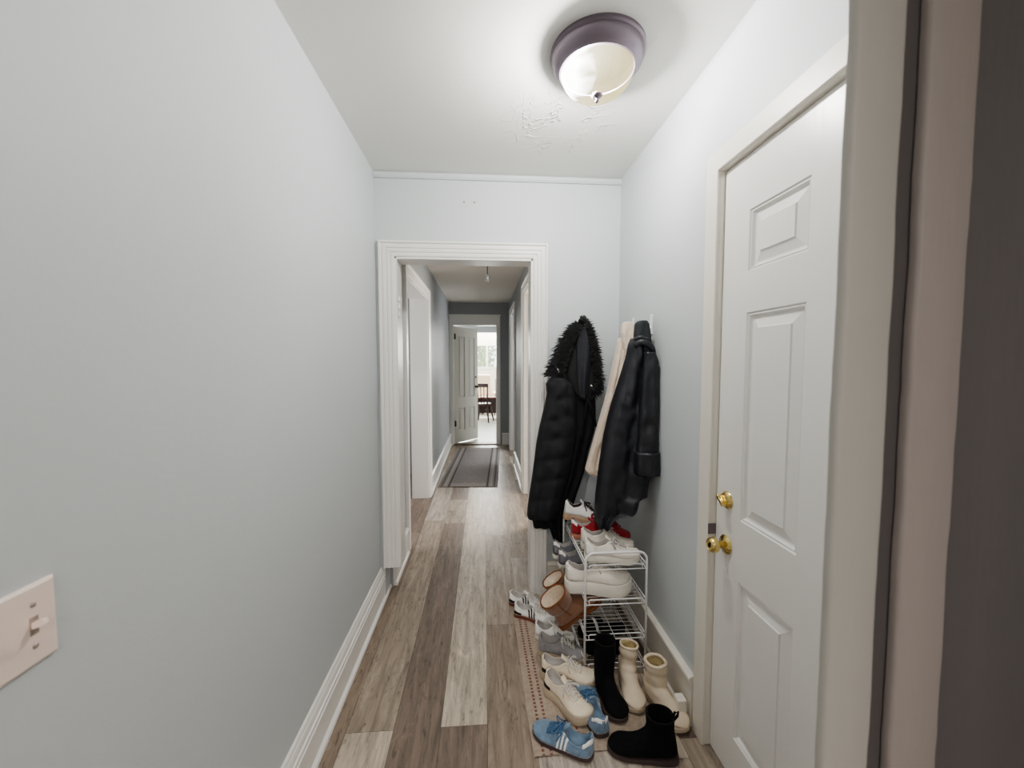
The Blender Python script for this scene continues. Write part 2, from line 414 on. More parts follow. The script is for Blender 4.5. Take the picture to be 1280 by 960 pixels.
# hardware
def door_hw():
    yk, zk = 1.328, .820
    kn = MB().lathe([(.0,0),(.033,0),(.034,-.003),(.030,-.008),(.018,-.012),(.012,-.016),(.0115,-.030),(.014,-.034),(.0245,-.038),(.027,-.045),(.0265,-.054),(.022,-.062),(.019,-.064),(.017,-.061),(.008,-.061),(.0,-.063)], (XD,yk,zk), 40, 'x')
    k = obj('door_knob', kn, M['brass'], d1, smooth='auto'); k['label'] = 'polished brass knob with keyhole'
    obj('keyhole', MB().box(XD-.066,XD-.060,yk-.002,yk+.002,zk-.008,zk+.008), M['black_iron'], k)
    zb = .981
    db = obj('deadbolt', MB().lathe([(0,0),(.030,0),(.031,-.003),(.027,-.010),(.018,-.014),(.0,-.014)], (XD,yk,zb), 40, 'x'), M['brass'], d1, smooth='auto')
    tb = MB(); rr = []
    for s_, wz in [(-1,.004),(-.8,.009),(-.4,.008),(0,.006),(.4,.008),(.8,.009),(1,.004)]:
        c = (XD-.022, yk+s_*.017, zb+s_*.012)
        rr.append([(c[0]-.010,c[1],c[2]-wz),(c[0]-.010,c[1],c[2]+wz),(c[0]+.010,c[1],c[2]+wz*.6),(c[0]+.010,c[1],c[2]-wz*.6)])
    tb.rings(rr); obj('thumb_turn', tb, M['brass'], db, smooth=True, bevel=.002)
    obj('strike_plate', MB().box(XD-.03,XD+.0,lx+.0005,lx+.003,zk+.01,zk+.05), M['bronze'], d1, bevel=.001)
door_hw()
tag(obj('door_stop_block', MB().box(.775,.812,1.478,1.52,.0,.105), M['trim_warm'], bevel=.004),
    'small cream block standing on the floor at the end of the right baseboard', 'block')

# far door leaf, swung into the far room
fp = []
for a, b in [(.085,.27),(.35,.535)]:
    fp += [(a,b,.20,.62),(a,b,.80,1.90)]
fd = panel_door(.62, 2.06, .035, fp)
lf = struct('door_2', fd, M['old_door'], smooth='auto')
lf.location = (FX0+.016, FY+.075, .02); lf.rotation_euler = (0,0,radians(50))
lf['label'] = 'grey-white old four-panel door standing half open at the end'
kb = MB().lathe([(0,0),(.022,0),(.022,.006),(.008,.012),(.008,.03),(.022,.036),(.026,.046),(.02,.056),(0,.058)], (0,0,0), 20, 'z')
def ykn(mb, x, z): 
    m2 = MB(); m2.add([(x+a, -c, z+b) for a, b, c in mb.v], mb.f); return m2
obj('knob', ykn(kb,.565,.98), M['black_iron'], lf, smooth=True)
obj('latch', ykn(MB().lathe([(0,0),(.016,0),(.014,.012),(0,.014)],n=16),.565,1.16), M['black_iron'], lf, smooth=True)
for z in (.30, 1.84):
    obj('hinge', MB().box(-.014,.018,-.022,-.0005,z,z+.10), M['black_iron'], lf, bevel=.003)

# painted hinge on the opening's left jamb
hg = thing('hinge', 'white painted-over hinge on the left jamb of the cased opening', 'hinge', (OXL+.016, YB+.03, 1.80))
obj('leaf', MB().box(-.002,.001,-.03,.03,-.06,.06), M['trim'], hg, bevel=.0008)
for zz in (-.045, 0, .045):
    obj('knuckle', MB().tube([(.006,-.03,zz-.014),(.006,-.03,zz+.014)], .008, 12), M['trim'], hg, smooth='auto')

# ---------------------------------------------------------------- ceiling light
CL = (.412, 1.475, ZC)
light = thing('ceiling_light', 'round flush ceiling light with bronze rim and alabaster glass bowl', 'light', CL)
rim = [(.0,-.0),(.168,-.0),(.170,-.012),(.163,-.017),(.164,-.022),(.158,-.040),(.146,-.056),(.138,-.062),(.136,-.067),(.130,-.068),(.127,-.062),(.127,-.030)]
obj('rim', MB().lathe(rim, n=72), M['bronze'], light, smooth='auto')
obj('added_dark_liner', MB().lathe([(0,-.028),(.1262,-.028),(.1262,-.064)], n=48), mat('liner_black', (20,18,14), .8, spec=.1), light, smooth='auto')  # added dark liner that soaks up lamp light inside the rim
gm = bpy.data.materials.new('alabaster_glass'); gm.use_nodes = True
nt = gm.node_tree; nt.nodes.clear(); N = nt.nodes.new; L = nt.links.new
out = N('ShaderNodeOutputMaterial'); mixs = N('ShaderNodeMixShader'); tr = N('ShaderNodeBsdfTransparent'); ad = N('ShaderNodeAddShader')
em = N('ShaderNodeEmission'); gl = N('ShaderNodeBsdfPrincipled'); gl.inputs['Base Color'].default_value = lin((225,218,196)); gl.inputs['Roughness'].default_value = .25
tc = N('ShaderNodeTexCoord'); sp = N('ShaderNodeSeparateXYZ'); L(tc.outputs['Object'], sp.inputs[0])
nn = N('ShaderNodeTexNoise'); nn.inputs['Scale'].default_value = 9; nn.inputs['Distortion'].default_value = 1.5
L(tc.outputs['Object'], nn.inputs['Vector'])
ma = N('ShaderNodeMath'); ma.operation = 'MULTIPLY_ADD'; ma.inputs[1].default_value = .14; L(nn.outputs['Fac'], ma.inputs[0]); L(sp.outputs['X'], ma.inputs[2])
rp = N('ShaderNodeValToRGB'); L(ma.outputs[0], rp.inputs[0])
mr = N('ShaderNodeMapRange'); mr.inputs['From Min'].default_value = -.08; mr.inputs['From Max'].default_value = .17; L(ma.outputs[0], mr.inputs['Value']); L(mr.outputs[0], rp.inputs[0])
rp.color_ramp.elements[0].color = (5,5,4.9,1); rp.color_ramp.elements[0].position = .2
rp.color_ramp.elements[1].color = lin((216,200,146)); rp.color_ramp.elements[1].position = .85
e = rp.color_ramp.elements.new(.45); e.color = lin((240,228,184))
L(rp.outputs[0], em.inputs['Color']); em.inputs['Strength'].default_value = 1.0
gg = N('ShaderNodeBsdfGlossy'); gg.inputs['Color'].default_value = (.06,.06,.06,1); gg.inputs['Roughness'].default_value = .2
L(gg.outputs[0], ad.inputs[0]); L(em.outputs[0], ad.inputs[1]); 
mixs.inputs[0].default_value = .76
L(ad.outputs[0], mixs.inputs[2]); L(tr.outputs[0], mixs.inputs[1]); L(mixs.outputs[0], out.inputs[0])
bowl = []
for i in range(0, 21):
    a = pi/2*i/20; bowl.append((.129*cos(a)**.8 if a < pi/2-1e-6 else 0.004, -.062-.086*sin(a)))
obj('glass_bowl', MB().lathe(bowl, n=72), gm, light, smooth=True)
obj('finial', MB().lathe([(0,-.142),(.017,-.143),(.020,-.148),(.014,-.154),(.006,-.157),(.004,-.161),(.007,-.165),(.006,-.171),(.0,-.174)], n=24), M['bronze'], light, smooth=True)

# pull chain with a small clear glass ball, in the passage
glass = mat('clear_glass', (235,240,240), .05); glass.node_tree.nodes['Principled BSDF'].inputs['Transmission Weight'].default_value = .85
pc = thing('pendant_bulb', 'small clear bulb hanging on a short dark cord in the passage', 'light', (.036, 4.0, ZP))
obj('cord', MB().tube([(0,0,0),(0,0,-.17)], .004, 8), M['black_iron'], pc)
obj('canopy', MB().lathe([(0,0),(.03,0),(.028,-.01),(.01,-.016),(0,-.016)], n=20), M['trim'], pc, smooth=True)
obj('socket', MB().lathe([(0,-.16),(.011,-.162),(.012,-.185),(.008,-.19),(0,-.19)], n=16), M['silver'], pc, smooth=True)
obj('bulb', MB().lathe([(.008,-.188),(.014,-.195),(.021,-.208),(.021,-.222),(.014,-.235),(.0,-.24)], n=20), glass, pc, smooth=True)

# screws left in the wall above the opening
for i, (x, lab) in enumerate([(-.115,'left one of two tiny screws in the wall above the opening'),(-.053,'right one of two tiny screws in the wall above the opening')]):
    s_ = MB(); s_.add([(x+a, YB-c-.001, 2.42+b) for a, b, c in MB().lathe([(0,.004),(.005,.003),(.006,0),(0,0)], n=12).v], MB().lathe([(0,.004),(.005,.003),(.006,0),(0,0)], n=12).f)
    tag(obj('wall_screw', s_, M['screw'], smooth=True), lab, 'screw', 'screws above the opening')

# ---------------------------------------------------------------- light switch (two toggles) on the left wall
sw = thing('light_switch', 'white double toggle light switch plate on the left wall', 'light switch', (XL, .555, 1.099))
pl_ = MB(); rr = []
for d, i in [(0,0),(.004,.0),(.0065,.004),(.0065,.0045)]:
    hw, hh = .063-i, .058-i
    rr.append([(d,-hw,-hh),(d,hw,-hh),(d,hw,hh),(d,-hw,hh)])
pl_.rings(rr); obj('plate', pl_, M['plastic'], sw, bevel=.001)
for yy, up in ((.032,1),(-.028,-1)):
    obj('toggle_slot', MB().box(.0062,.0072,yy-.0055,yy+.0055,-.013,.013), M['screw'], sw, bevel=.0004)
    t = MB(); a = radians(20)*up
    t.rings([[(.006+.018*k*cos(a)-sin(a)*q, yy+w_*s1, .018*k*sin(a)+cos(a)*q) for (s1, q) in ((-1,-.0045),(1,-.0045),(1,.0045),(-1,.0045))] for k, w_ in ((0,.0045),(1,.0035))])
    obj('toggle', t, M['plastic'], sw, bevel=.0012)
    for zz in (.030,-.030):
        mb = MB().lathe([(0,.0078),(.0035,.0075),(.004,.0066),(0,.0066)], (0,yy,zz), 12, 'x'); obj('screw', mb, M['screw'], sw, smooth=True)

# ---------------------------------------------------------------- wall hooks
for (y, z, lab) in [(2.20,1.665,'white adhesive wall hook holding the cream fleece jacket'),(1.955,1.655,'white adhesive wall hook holding the black leather jacket')]:
    h = thing('wall_hook', lab, 'hook', (XR, y, z), group='white hooks on the right wall')
    obj('back_plate', MB().box(-.007,-.0005,-.013,.013,-.05,.05), M['wire'], h, bevel=.003)
    obj('prong', MB().tube([(-.004,0,-.01),(-.02,0,-.03),(-.045,0,-.034),(-.058,0,-.015),(-.060,0,.005)], [.006,.006,.006,.0055,.005], 10), M['wire'], h, smooth=True)

# ---------------------------------------------------------------- runners
def rug_mat(kind):
    m = bpy.data.materials.new(kind); m.use_nodes = True
    nt = m.node_tree; b = nt.nodes['Principled BSDF']; b.inputs['Roughness'].default_value = .95; N = nt.nodes.new; L = nt.links.new
    tc = N('ShaderNodeTexCoord'); sp = N('ShaderNodeSeparateXYZ'); L(tc.outputs['Object'], sp.inputs[0])
    def math_(op, a, b_=None, c=None):
        q = N('ShaderNodeMath'); q.operation = op
        for i, v in enumerate((a, b_, c)):
            if v is None: continue
            if isinstance(v, (int, float)): q.inputs[i].default_value = v
            else: L(v, q.inputs[i])
        return q.outputs[0]
    n = N('ShaderNodeTexNoise'); n.inputs['Scale'].default_value = 60; n.inputs['Detail'].default_value = 4; L(tc.outputs['Object'], n.inputs['Vector'])
    def mix(f, c1, c2):
        x = N('ShaderNodeMix'); x.data_type = 'RGBA'; L(f, x.inputs[0])
        for i, c in ((6, c1), (7, c2)):
            if isinstance(c, tuple): x.inputs[i].default_value = c
            else: L(c, x.inputs[i])
        return x.outputs[2]
    if kind == 'shoe_rug':
        base = mix(n.outputs['Fac'], lin((150,135,122)), lin((194,179,162)))
        ax = math_('ABSOLUTE', sp.outputs['X'])
        # dotted double lines
        tot = None
        for xc in (.045,.075,.165,.195):
            d = math_('LESS_THAN', math_('ABSOLUTE', math_('SUBTRACT', math_('ADD', sp.outputs['X'], .24), xc)), .0055)
            dots = math_('GREATER_THAN', math_('SINE', math_('MULTIPLY', sp.outputs['Y'], 330)), -.25)
            q = math_('MULTIPLY', d, dots); tot = q if tot is None else math_('MAXIMUM', tot, q)
        tot = math_('MULTIPLY', tot, .8)
        col = mix(tot, base, lin((116,52,50)))
        # soft cross bands
        bd = math_('MULTIPLY', math_('GREATER_THAN', math_('SINE', math_('MULTIPLY', sp.outputs['Y'], 900)), .3), .18)
        col = mix(bd, col, lin((120,95,80)))
    else:
        base = mix(n.outputs['Fac'], lin((138,132,130)), lin((176,170,167)))
        zz = math_('PINGPONG', math_('MULTIPLY', sp.outputs['X'], 1.0), .06)
        w = math_('SINE', math_('MULTIPLY', math_('ADD', sp.outputs['Y'], zz), 90))
        inner = math_('LESS_THAN', math_('ABSOLUTE', sp.outputs['X']), .21)
        innery = math_('LESS_THAN', math_('ABSOLUTE', sp.outputs['Y']), .92)
        f = math_('MULTIPLY', math_('MULTIPLY', math_('GREATER_THAN', w, .1), math_('MULTIPLY', inner, innery)), .55)
        col = mix(f, base, lin((78,72,74)))
        bord = math_('LESS_THAN', math_('ABSOLUTE', math_('SUBTRACT', math_('ABSOLUTE', sp.outputs['X']), .225)), .012)
        col = mix(math_('MULTIPLY', bord, .8), col, lin((58,54,58)))
        b2 = math_('LESS_THAN', math_('ABSOLUTE', math_('SUBTRACT', math_('ABSOLUTE', sp.outputs['X']), .27)), .008)
        col = mix(math_('MULTIPLY', b2, .7), col, lin((190,182,176)))
        b3 = math_('LESS_THAN', math_('ABSOLUTE', math_('SUBTRACT', math_('ABSOLUTE', sp.outputs['X']), .31)), .012)
        col = mix(math_('MULTIPLY', b3, .6), col, lin((70,64,66)))
    L(col, b.inputs['Base Color'])
    bp = N('ShaderNodeBump'); bp.inputs['Strength'].default_value = .6; bp.inputs['Distance'].default_value = .003
    n2 = N('ShaderNodeTexNoise'); n2.inputs['Scale'].default_value = 220; L(tc.outputs['Object'], n2.inputs['Vector']); L(n2.outputs['Fac'], bp.inputs['Height']); L(bp.outputs[0], b.inputs['Normal'])
    return m
def rug(name, cx, cy, w, l, rot, m, lab):
    mb = MB(); r = []
    n = 60
    for i in range(n+1):
        y = -l/2 + l*i/n; row = []
        for xx, zz in ((-w/2,.001),(-w/2+.004,.006),(0,.0065),(w/2-.004,.006),(w/2,.001)):
            row.append((xx+.003*sin(y*7)*(1 if abs(xx) > .1 else 0), y, zz))
        r.append(row)
    mb.grid(r); o = obj(name, mb, m, smooth=True); o.location = (cx, cy, 0); o.rotation_euler = (0,0,rot)
    return tag(o, lab, 'rug')
rug('runner_rug', .40, 1.83, .46, .87, radians(1.5), rug_mat('shoe_rug'), 'small pinkish woven rug with dotted red lines under the shoes')
rug('runner_rug', -.140, 5.68, .70, 2.12, radians(-3.0), rug_mat('hall_rug'), 'grey chevron runner rug in the far passage')

# ---------------------------------------------------------------- shoe rack
RX0, RX1, RY0, RY1 = .462, .752, 1.755, 2.255
rack = thing('shoe_rack', 'white wire four-tier shoe rack against the right wall', 'shoe rack', ((RX0+RX1)/2, (RY0+RY1)/2, 0))
rcx, rcy = (RX0+RX1)/2, (RY0+RY1)/2
for yy in (RY0-rcy, RY1-rcy):
    a, b = RX0-rcx, RX1-rcx
    pts = [(a,yy,.012)] + [(a,yy,.55)] + [(a+.04*(1-cos(q)), yy, .55+.04*sin(q)) for q in [pi/2*k/6 for k in range(1,7)]]
    pts += [(b-.04*(1-cos(q)), yy, .55+.04*sin(q)) for q in [pi/2*k/6 for k in range(6,0,-1)]] + [(b,yy,.55),(b,yy,.012)]
    sf = obj('side_frame', MB().tube(pts, .0055, 10), M['wire'], rack, smooth=True)
    for x in (a, b):
        obj('foot_cap', MB().lathe([(0,0),(.008,0),(.008,.02),(.0055,.024),(0,.024)], (x,yy,0), 12), M['wire'], sf, smooth=True)
SH = [.516, .350, .182, .040]
for z in SH:
    mb = MB(); a, b = RX0-rcx, RX1-rcx; y0, y1 = RY0-rcy, RY1-rcy
    r1 = .0028
    for x in (a+.006, b-.006):
        mb.tube([(x,y0,z),(x,y1,z)], r1, 6); mb.tube([(x+(-.0 if x < 0 else .0),y0,z+.020),(x,y1,z+.020)], r1, 6)
    for y in (y0, y1):
        mb.tube([(a,y,z-.006),(b,y,z-.006)], r1, 6)
        s_ = -1 if y < 0 else 1
        mb.tube([(a+.02,y,z-.006),(a+.02,y-s_*.004,z+.012),(a+.026,y-s_*.004,z+.016),(b-.026,y-s_*.004,z+.016),(b-.02,y-s_*.004,z+.012),(b-.02,y,z-.006)], r1*.9, 6)
    k = 17
    for i in range(k):
        y = lerp(y0+.02, y1-.02, i/(k-1))
        mb.tube([(a+.006,y,z+.020),(a+.008,y,z+.002),(b-.008,y,z+.002),(b-.006,y,z+.020)], .0014, 5)
    mb.tube([(0,y0+.01,z-.001),(0,y1-.01,z-.001)], .0018, 5)
    obj('shelf', mb, M['wire'], rack, smooth=True)

# ---------------------------------------------------------------- footwear
WT = [(0,0),(.008,.30),(.025,.50),(.06,.64),(.12,.70),(.25,.72),(.40,.76),(.55,.90),(.70,1.0),(.80,.97),(.88,.84),(.94,.64),(.98,.38),(.993,.2),(1,0)]
def outline(L_, W_, n=36, scale=1.0):
    pts = []
    ts = [.5-.5*cos(pi*i/n) for i in range(n+1)]
    cen = lambda t: .006*sin(2*pi*t)
    up = [(L_*t, cen(t)+interp(WT,t)*W_/2*scale) for t in ts]
    dn = [(L_*t, cen(t)-interp(WT,t)*W_/2*scale) for t in reversed(ts[1:-1])]
    return up+dn
def sole_mesh(L_, W_, th, flare=1.06, spring=.012, heel=0):
    base = outline(L_, W_); n = len(base); rings = []
    def ring(sc, zf, sx=1.0):
        r = []
        for x, y in base:
            t = x/L_
            lift = spring*max(0,(t-.72)/.28)**2
            hz = heel*max(0, 1-max(0,(t-.30))/.12) if heel else 0
            r.append((L_/2+(x-L_/2)*sx, y*sc, zf+lift+ (hz if zf > .005 else 0)))
        return r
    f2 = lambda k: 1+(k-1)*.35
    rings = [ring(flare*.93, 0, f2(.98)), ring(flare, th*.12, f2(flare)), ring(flare*1.01, th*.55, f2(flare*1.01)), ring(flare*.985, th*.94, f2(flare)), ring(flare*.93, th, f2(1.0))]
    return MB().rings(rings)

class Upper:
    def __init__(s, L_, W_, zs, top, wr=None, spring=.012, open_to=.44):
        s.L, s.W, s.zs, s.spring = L_, W_, zs, spring
        s.top = top; s.open_to = open_to
        s.wr = wr or [(0,.25),(.05,.62),(.12,.74),(.30,.74),(.40,.58),(.48,.42),(.60,.36),(.75,.34),(1,.30)]
    def section(s, t):
        W2 = interp(WT, t)*s.W/2; cy = .006*sin(2*pi*t)
        lift = s.spring*max(0,(t-.72)/.28)**2
        z0 = s.zs-.004+lift; zr = interp(s.top, t)+lift
        h = zr - z0; wr = W2*interp(s.wr, t)
        o = s.open_to
        P = [(W2*1.0, z0), (W2*1.035, z0+.28*h), (lerp(W2,wr,.30)*1.02, z0+.58*h), (lerp(W2,wr,.72), z0+.85*h), (wr+.003, z0+.975*h), (wr, z0+h)]
        k = 0
        if t < .045: k = 0.0
        elif t < o-.03: k = 1.0 if t > .08 else (t-.045)/.035
        elif t < o+.03: k = 1-(t-(o-.03))/.06
        deep = z0+.012
        ztop = z0+h*(1.0 if t < .045 else 1.02)
        zc = lerp(ztop, deep, k)
        P += [(wr*.88, lerp(z0+h, z0+h-.010, max(k,.15))), (wr*.86, lerp(z0+h, lerp(z0+h,deep,.5), k)), (wr*.74, lerp(ztop, deep+.004, k)), (0, zc)]
        return [(s.L*t, cy+y, z) for y, z in P], cy
    def surf(s, t, q, side, off=.0016):
        P, cy = s.section(t); P = P[:6]
        f = q*5; i = min(4, int(f)); u = f-i
        a, b = P[i], P[i+1]
        x, y, z = (lerp(a[j], b[j], u) for j in range(3))
        y -= cy
        dy, dz = b[1]-a[1], b[2]-a[2]; l = math.hypot(dy, dz) or 1
        return (x, cy+side*(y+off*dz/l), z+off*(-dy)/l if side else z)
    def build(s, n=44):
        ts = [.5-.5*cos(pi*i/n) for i in range(n+1)]; ts[0] = .0004; ts[-1] = .9996
        rows = []
        for t in ts:
            P, cy = s.section(t)
            left = P; right = [(x, 2*cy-y, z) for x, y, z in reversed(P[:-1])]
            rows.append(left+right)
        m = len(rows[0]); outer, inner, tongue = MB(), MB(), MB()
        vs = [p for r in rows for p in r]
        fo, fi, ft = [], [], []
        for i in range(n):
            tm = (ts[i]+ts[i+1])/2
            for j in range(m-1):
                f = (i*m+j, i*m+j+1, (i+1)*m+j+1, (i+1)*m+j)
                ins = 5 <= j < m-1-5
                if not ins or tm < .05: fo.append(f)
                elif tm < s.open_to: fi.append(f)
                elif tm < .74: ft.append(f)
                else: fo.append(f)
        def sub(fs):
            ids = sorted({i for f in fs for i in f}); mp = {k: q for q, k in enumerate(ids)}
            return MB().add([vs[i] for i in ids], [tuple(mp[i] for i in f) for f in fs])
        return sub(fo), sub(fi), sub(ft)

def patch(U, q0, q1, t0, t1, side, nt_=6, nq=8, off=.002, slant=0):
    rows = []
    for i in range(nq+1):
        q = lerp(q0, q1, i/nq); rows.append([U.surf(lerp(t0, t1, k/nt_)+slant*(q-q0), q, side, off) for k in range(nt_+1)])
    return MB().grid(rows)

def sneaker(label, loc, rz, upper, sole, L_=.275, W_=.10, th=.028, top=None, lining=None, tongue=None, lace=None,
            stripes=None, stripe_t=(.40,.46,.52), tab=None, toe=None, pitch=0, roll=0, group=None, flare=1.06, gum=None, laces=True, heelband=None, name='sneaker', lace_r=.0026, bow=True, overlay=None):
    top = top or [(0,.092),(.05,.096),(.12,.080),(.22,.066),(.34,.074),(.44,.092),(.55,.082),(.70,.062),(.85,.050),(.95,.042),(1,.03)]
    top = [(t, z+th-.028) for t, z in top]
    root = thing(name, label, 'shoe', loc, (roll, pitch, rz), group)
    cx = L_*.5
    def sh(mb): mb.v = [(x-cx, y, z) for x, y, z in mb.v]; return mb
    U = Upper(L_, W_, th, top)
    o, i_, t_ = U.build()
    obj('upper', sh(o), upper, root, smooth=True, solid=.002)
    obj('lining', sh(i_), lining or M['lin_grey'], root, smooth=True)
    tg = t_
    # tongue standing up at the throat
    rows = []
    z0 = interp(top, .45)
    for k in range(7):
        u = k/6; x = L_*(.52-.15*u); z = interp(top,.52)*(1-u)+(z0+.020)*u
        hw = W_/2*(.24+.06*u)
        rows.append([(x-.004*abs(s_)*0, s_*hw, z+.003-.006*s_*s_) for s_ in (-1,-.5,0,.5,1)])
    tg.grid(rows)
    obj('tongue', sh(tg), tongue or upper, root, smooth=True, solid=.004)
    obj('sole', sh(sole_mesh(L_, W_, th, flare)), sole, root, smooth='auto')
    if gum: obj('outsole', sh(sole_mesh(L_*1.0, W_, th*.35, flare*1.012)), gum, root, smooth='auto')
    if laces:
        lm = MB(); n = 5
        for k in range(n):
            t = lerp(.475, .70, k/(n-1)); zz = interp(top, t)+.003+ .012*max(0,(t-.72)/.28)**2
            hw = W_/2*interp(WT,t)*interp(U.wr,t)+.008
            t2 = t+.03
            lm.tube([(L_*t,-hw,zz-.007),(L_*t,-hw*.6,zz+.001),(L_*(t+.006),0,zz+.005),(L_*t2,hw*.6,zz+.0),(L_*t2,hw,zz-.008)], lace_r, 6)
            if k < n-1 or True: lm.tube([(L_*t,hw,zz-.007),(L_*t,hw*.6,zz+.002),(L_*(t+.006),0,zz+.007),(L_*t2,-hw*.6,zz+.001),(L_*t2,-hw,zz-.008)], lace_r, 6)
        if bow:
            zt = interp(top,.47)+.010; x0 = L_*.475
            rnd = random.Random(label)
            for s_ in (-1, 1):
                lp = []
                for k in range(13):
                    a = 2*pi*k/12; rr = sin(a/2)
                    ang = s_*(.9+.3*rnd.random()*0)
                    lp.append((x0+.012+rr*.036*cos(ang)*1+.010*sin(a), s_*(rr*.036)+.008*cos(a)*sin(a), zt+.004-rr*.016))
                lm.tube(lp, lace_r*.95, 6)
                lm.tube([(x0,0,zt+.004),(x0+.008,s_*.014,zt+.003),(x0+.004,s_*.032,zt-.012),(x0+.016,s_*.043,zt-.034)], lace_r*.95, 6)
        obj('laces', sh(lm), lace or M['white_lace'], root, smooth=True)
    if stripes:
        for side in (1,-1):
            for t in stripe_t:
                obj('stripe', sh(patch(U, .05, .86, t, t+.030, side, 4, 8, .0032, slant=-.05)), stripes, root, smooth=True)
    ov = MB()
    for side in (1,-1):
        ov.grid(patch(U, .10, .62, .015, .19, side, 8, 6, .0026, slant=-.10).v and [[U.surf(lerp(.012,.20-.10*q,k/8), q, side, .0028) for k in range(9)] for q in (.06,.2,.35,.5,.62)])
        ov.grid([[U.surf(lerp(.42+.04*(1-q),.735,k/10), q, side, .0026) for k in range(11)] for q in (.66,.75,.85,.95)])
    obj('overlay', sh(ov), overlay or upper, root, smooth=True, solid=.0016)
    if tab:
        rows = []
        for q in [lerp(.55,1.0,k/5) for k in range(6)]:
            row = [U.surf(t, q, 1, .0048) for t in (.14,.10,.06,.03,.012,.003)]
            row += [U.surf(t, q, -1, .0048) for t in (.003,.012,.03,.06,.10,.14)]
            rows.append(row)
        obj('heel_tab', sh(MB().grid(rows)), tab, root, smooth=True)
    if heelband:
        for side in (1,-1):
            obj('heel_band', sh(patch(U, .10, .30, .02, .20, side, 8, 3, .0048)), heelband, root, smooth=True)
    if toe:
        rows = []
        for k in range(8):
            t = lerp(.80,.985,k/7); P, cy = U.section(t)
            row = [(x, y, z+.0012) for x, y, z in P[1:]]
            row += [(x, 2*cy-y, z) for x, y, z in reversed(row[:-1])]
            rows.append([(x, cy+(y-cy)*1.02, z) for x, y, z in row])
        obj('toe_cap', sh(MB().grid(rows)), toe, root, smooth=True)
    return root

M['lin_grey'] = mat('shoe_lining_grey', (178,174,170), .95, bump=.3, bscale=300)
M['lin_dark'] = mat('shoe_lining_dark', (58,46,44), .95)
M['white_lace'] = mat('white_lace', (214,210,203), .9, bump=.3, bscale=500)
M['s_white'] = mat('white_leather', (236,234,230), .5, bump=.15, bscale=60, var=.03, vscale=30)
M['s_off'] = mat('offwhite_leather', (228,222,212), .5, bump=.2, bscale=50, var=.03, vscale=30)
M['s_cream'] = mat('cream_leather', (225,211,190), .55, bump=.2, bscale=60, var=.03, vscale=30)
M['s_creamsole'] = mat('cream_rubber', (205,190,168), .7, bump=.2, bscale=120)
M['s_whitesole'] = mat('white_rubber', (228,224,214), .6, bump=.15, bscale=120)
M['s_black'] = mat('black_stripe', (22,20,22), .5)
M['gum'] = mat('gum_rubber', (124,74,56), .55)
M['darkgum'] = mat('dark_gum_rubber', (76,62,62), .6)
M['s_grey'] = mat('grey_suede', (150,148,150), .95, bump=.4, bscale=200, var=.12, vscale=60, sheen=.3)
M['s_greymesh'] = mat('grey_mesh', (120,120,126), .85, bump=.3, bscale=300)
M['s_blue'] = mat('blue_suede', (116,138,160), .95, bump=.4, bscale=260, var=.16, vscale=50, sheen=.3)
M['s_bluelin'] = mat('blue_lining', (120,142,162), .95)
M['s_bluelace'] = mat('blue_lace', (78,112,146), .9)
M['s_red'] = mat('red_suede', (150,32,42), .85, bump=.4, bscale=220, var=.12, vscale=40, sheen=.2)
M['s_pink'] = mat('pinkish_sole', (190,130,105), .6)
M['s_tan'] = mat('tan_rubber', (186,160,132), .7)
M['ugg'] = mat('brown_suede', (138,102,80), .9, bump=.4, bscale=160, var=.10, vscale=18, sheen=.3)
M['ugg_dark'] = mat('brown_edge', (122,76,46), .85)
M['fleece'] = mat('cream_fleece', (236,224,208), 1, bump=1, bscale=260, var=.12, vscale=90)
M['b_black'] = mat('black_suede', (11,10,14), .9, bump=.3, bscale=220, spec=.3)
M['b_in'] = mat('black_inner', (8,8,10), .95)
M['b_sole'] = mat('dark_rubber', (74,62,60), .6)
M['b_cream'] = mat('cream_quilted', (214,200,178), .75, bump=.3, bscale=60, var=.05, vscale=20)
M['b_creamin'] = mat('cream_inner', (220,204,160), .95, bump=.4, bscale=150)
M['b_creamsole'] = mat('cream_boot_sole', (196,182,162), .6)
M['b_warm'] = mat('warm_dark_cloth', (96,70,60), .9)

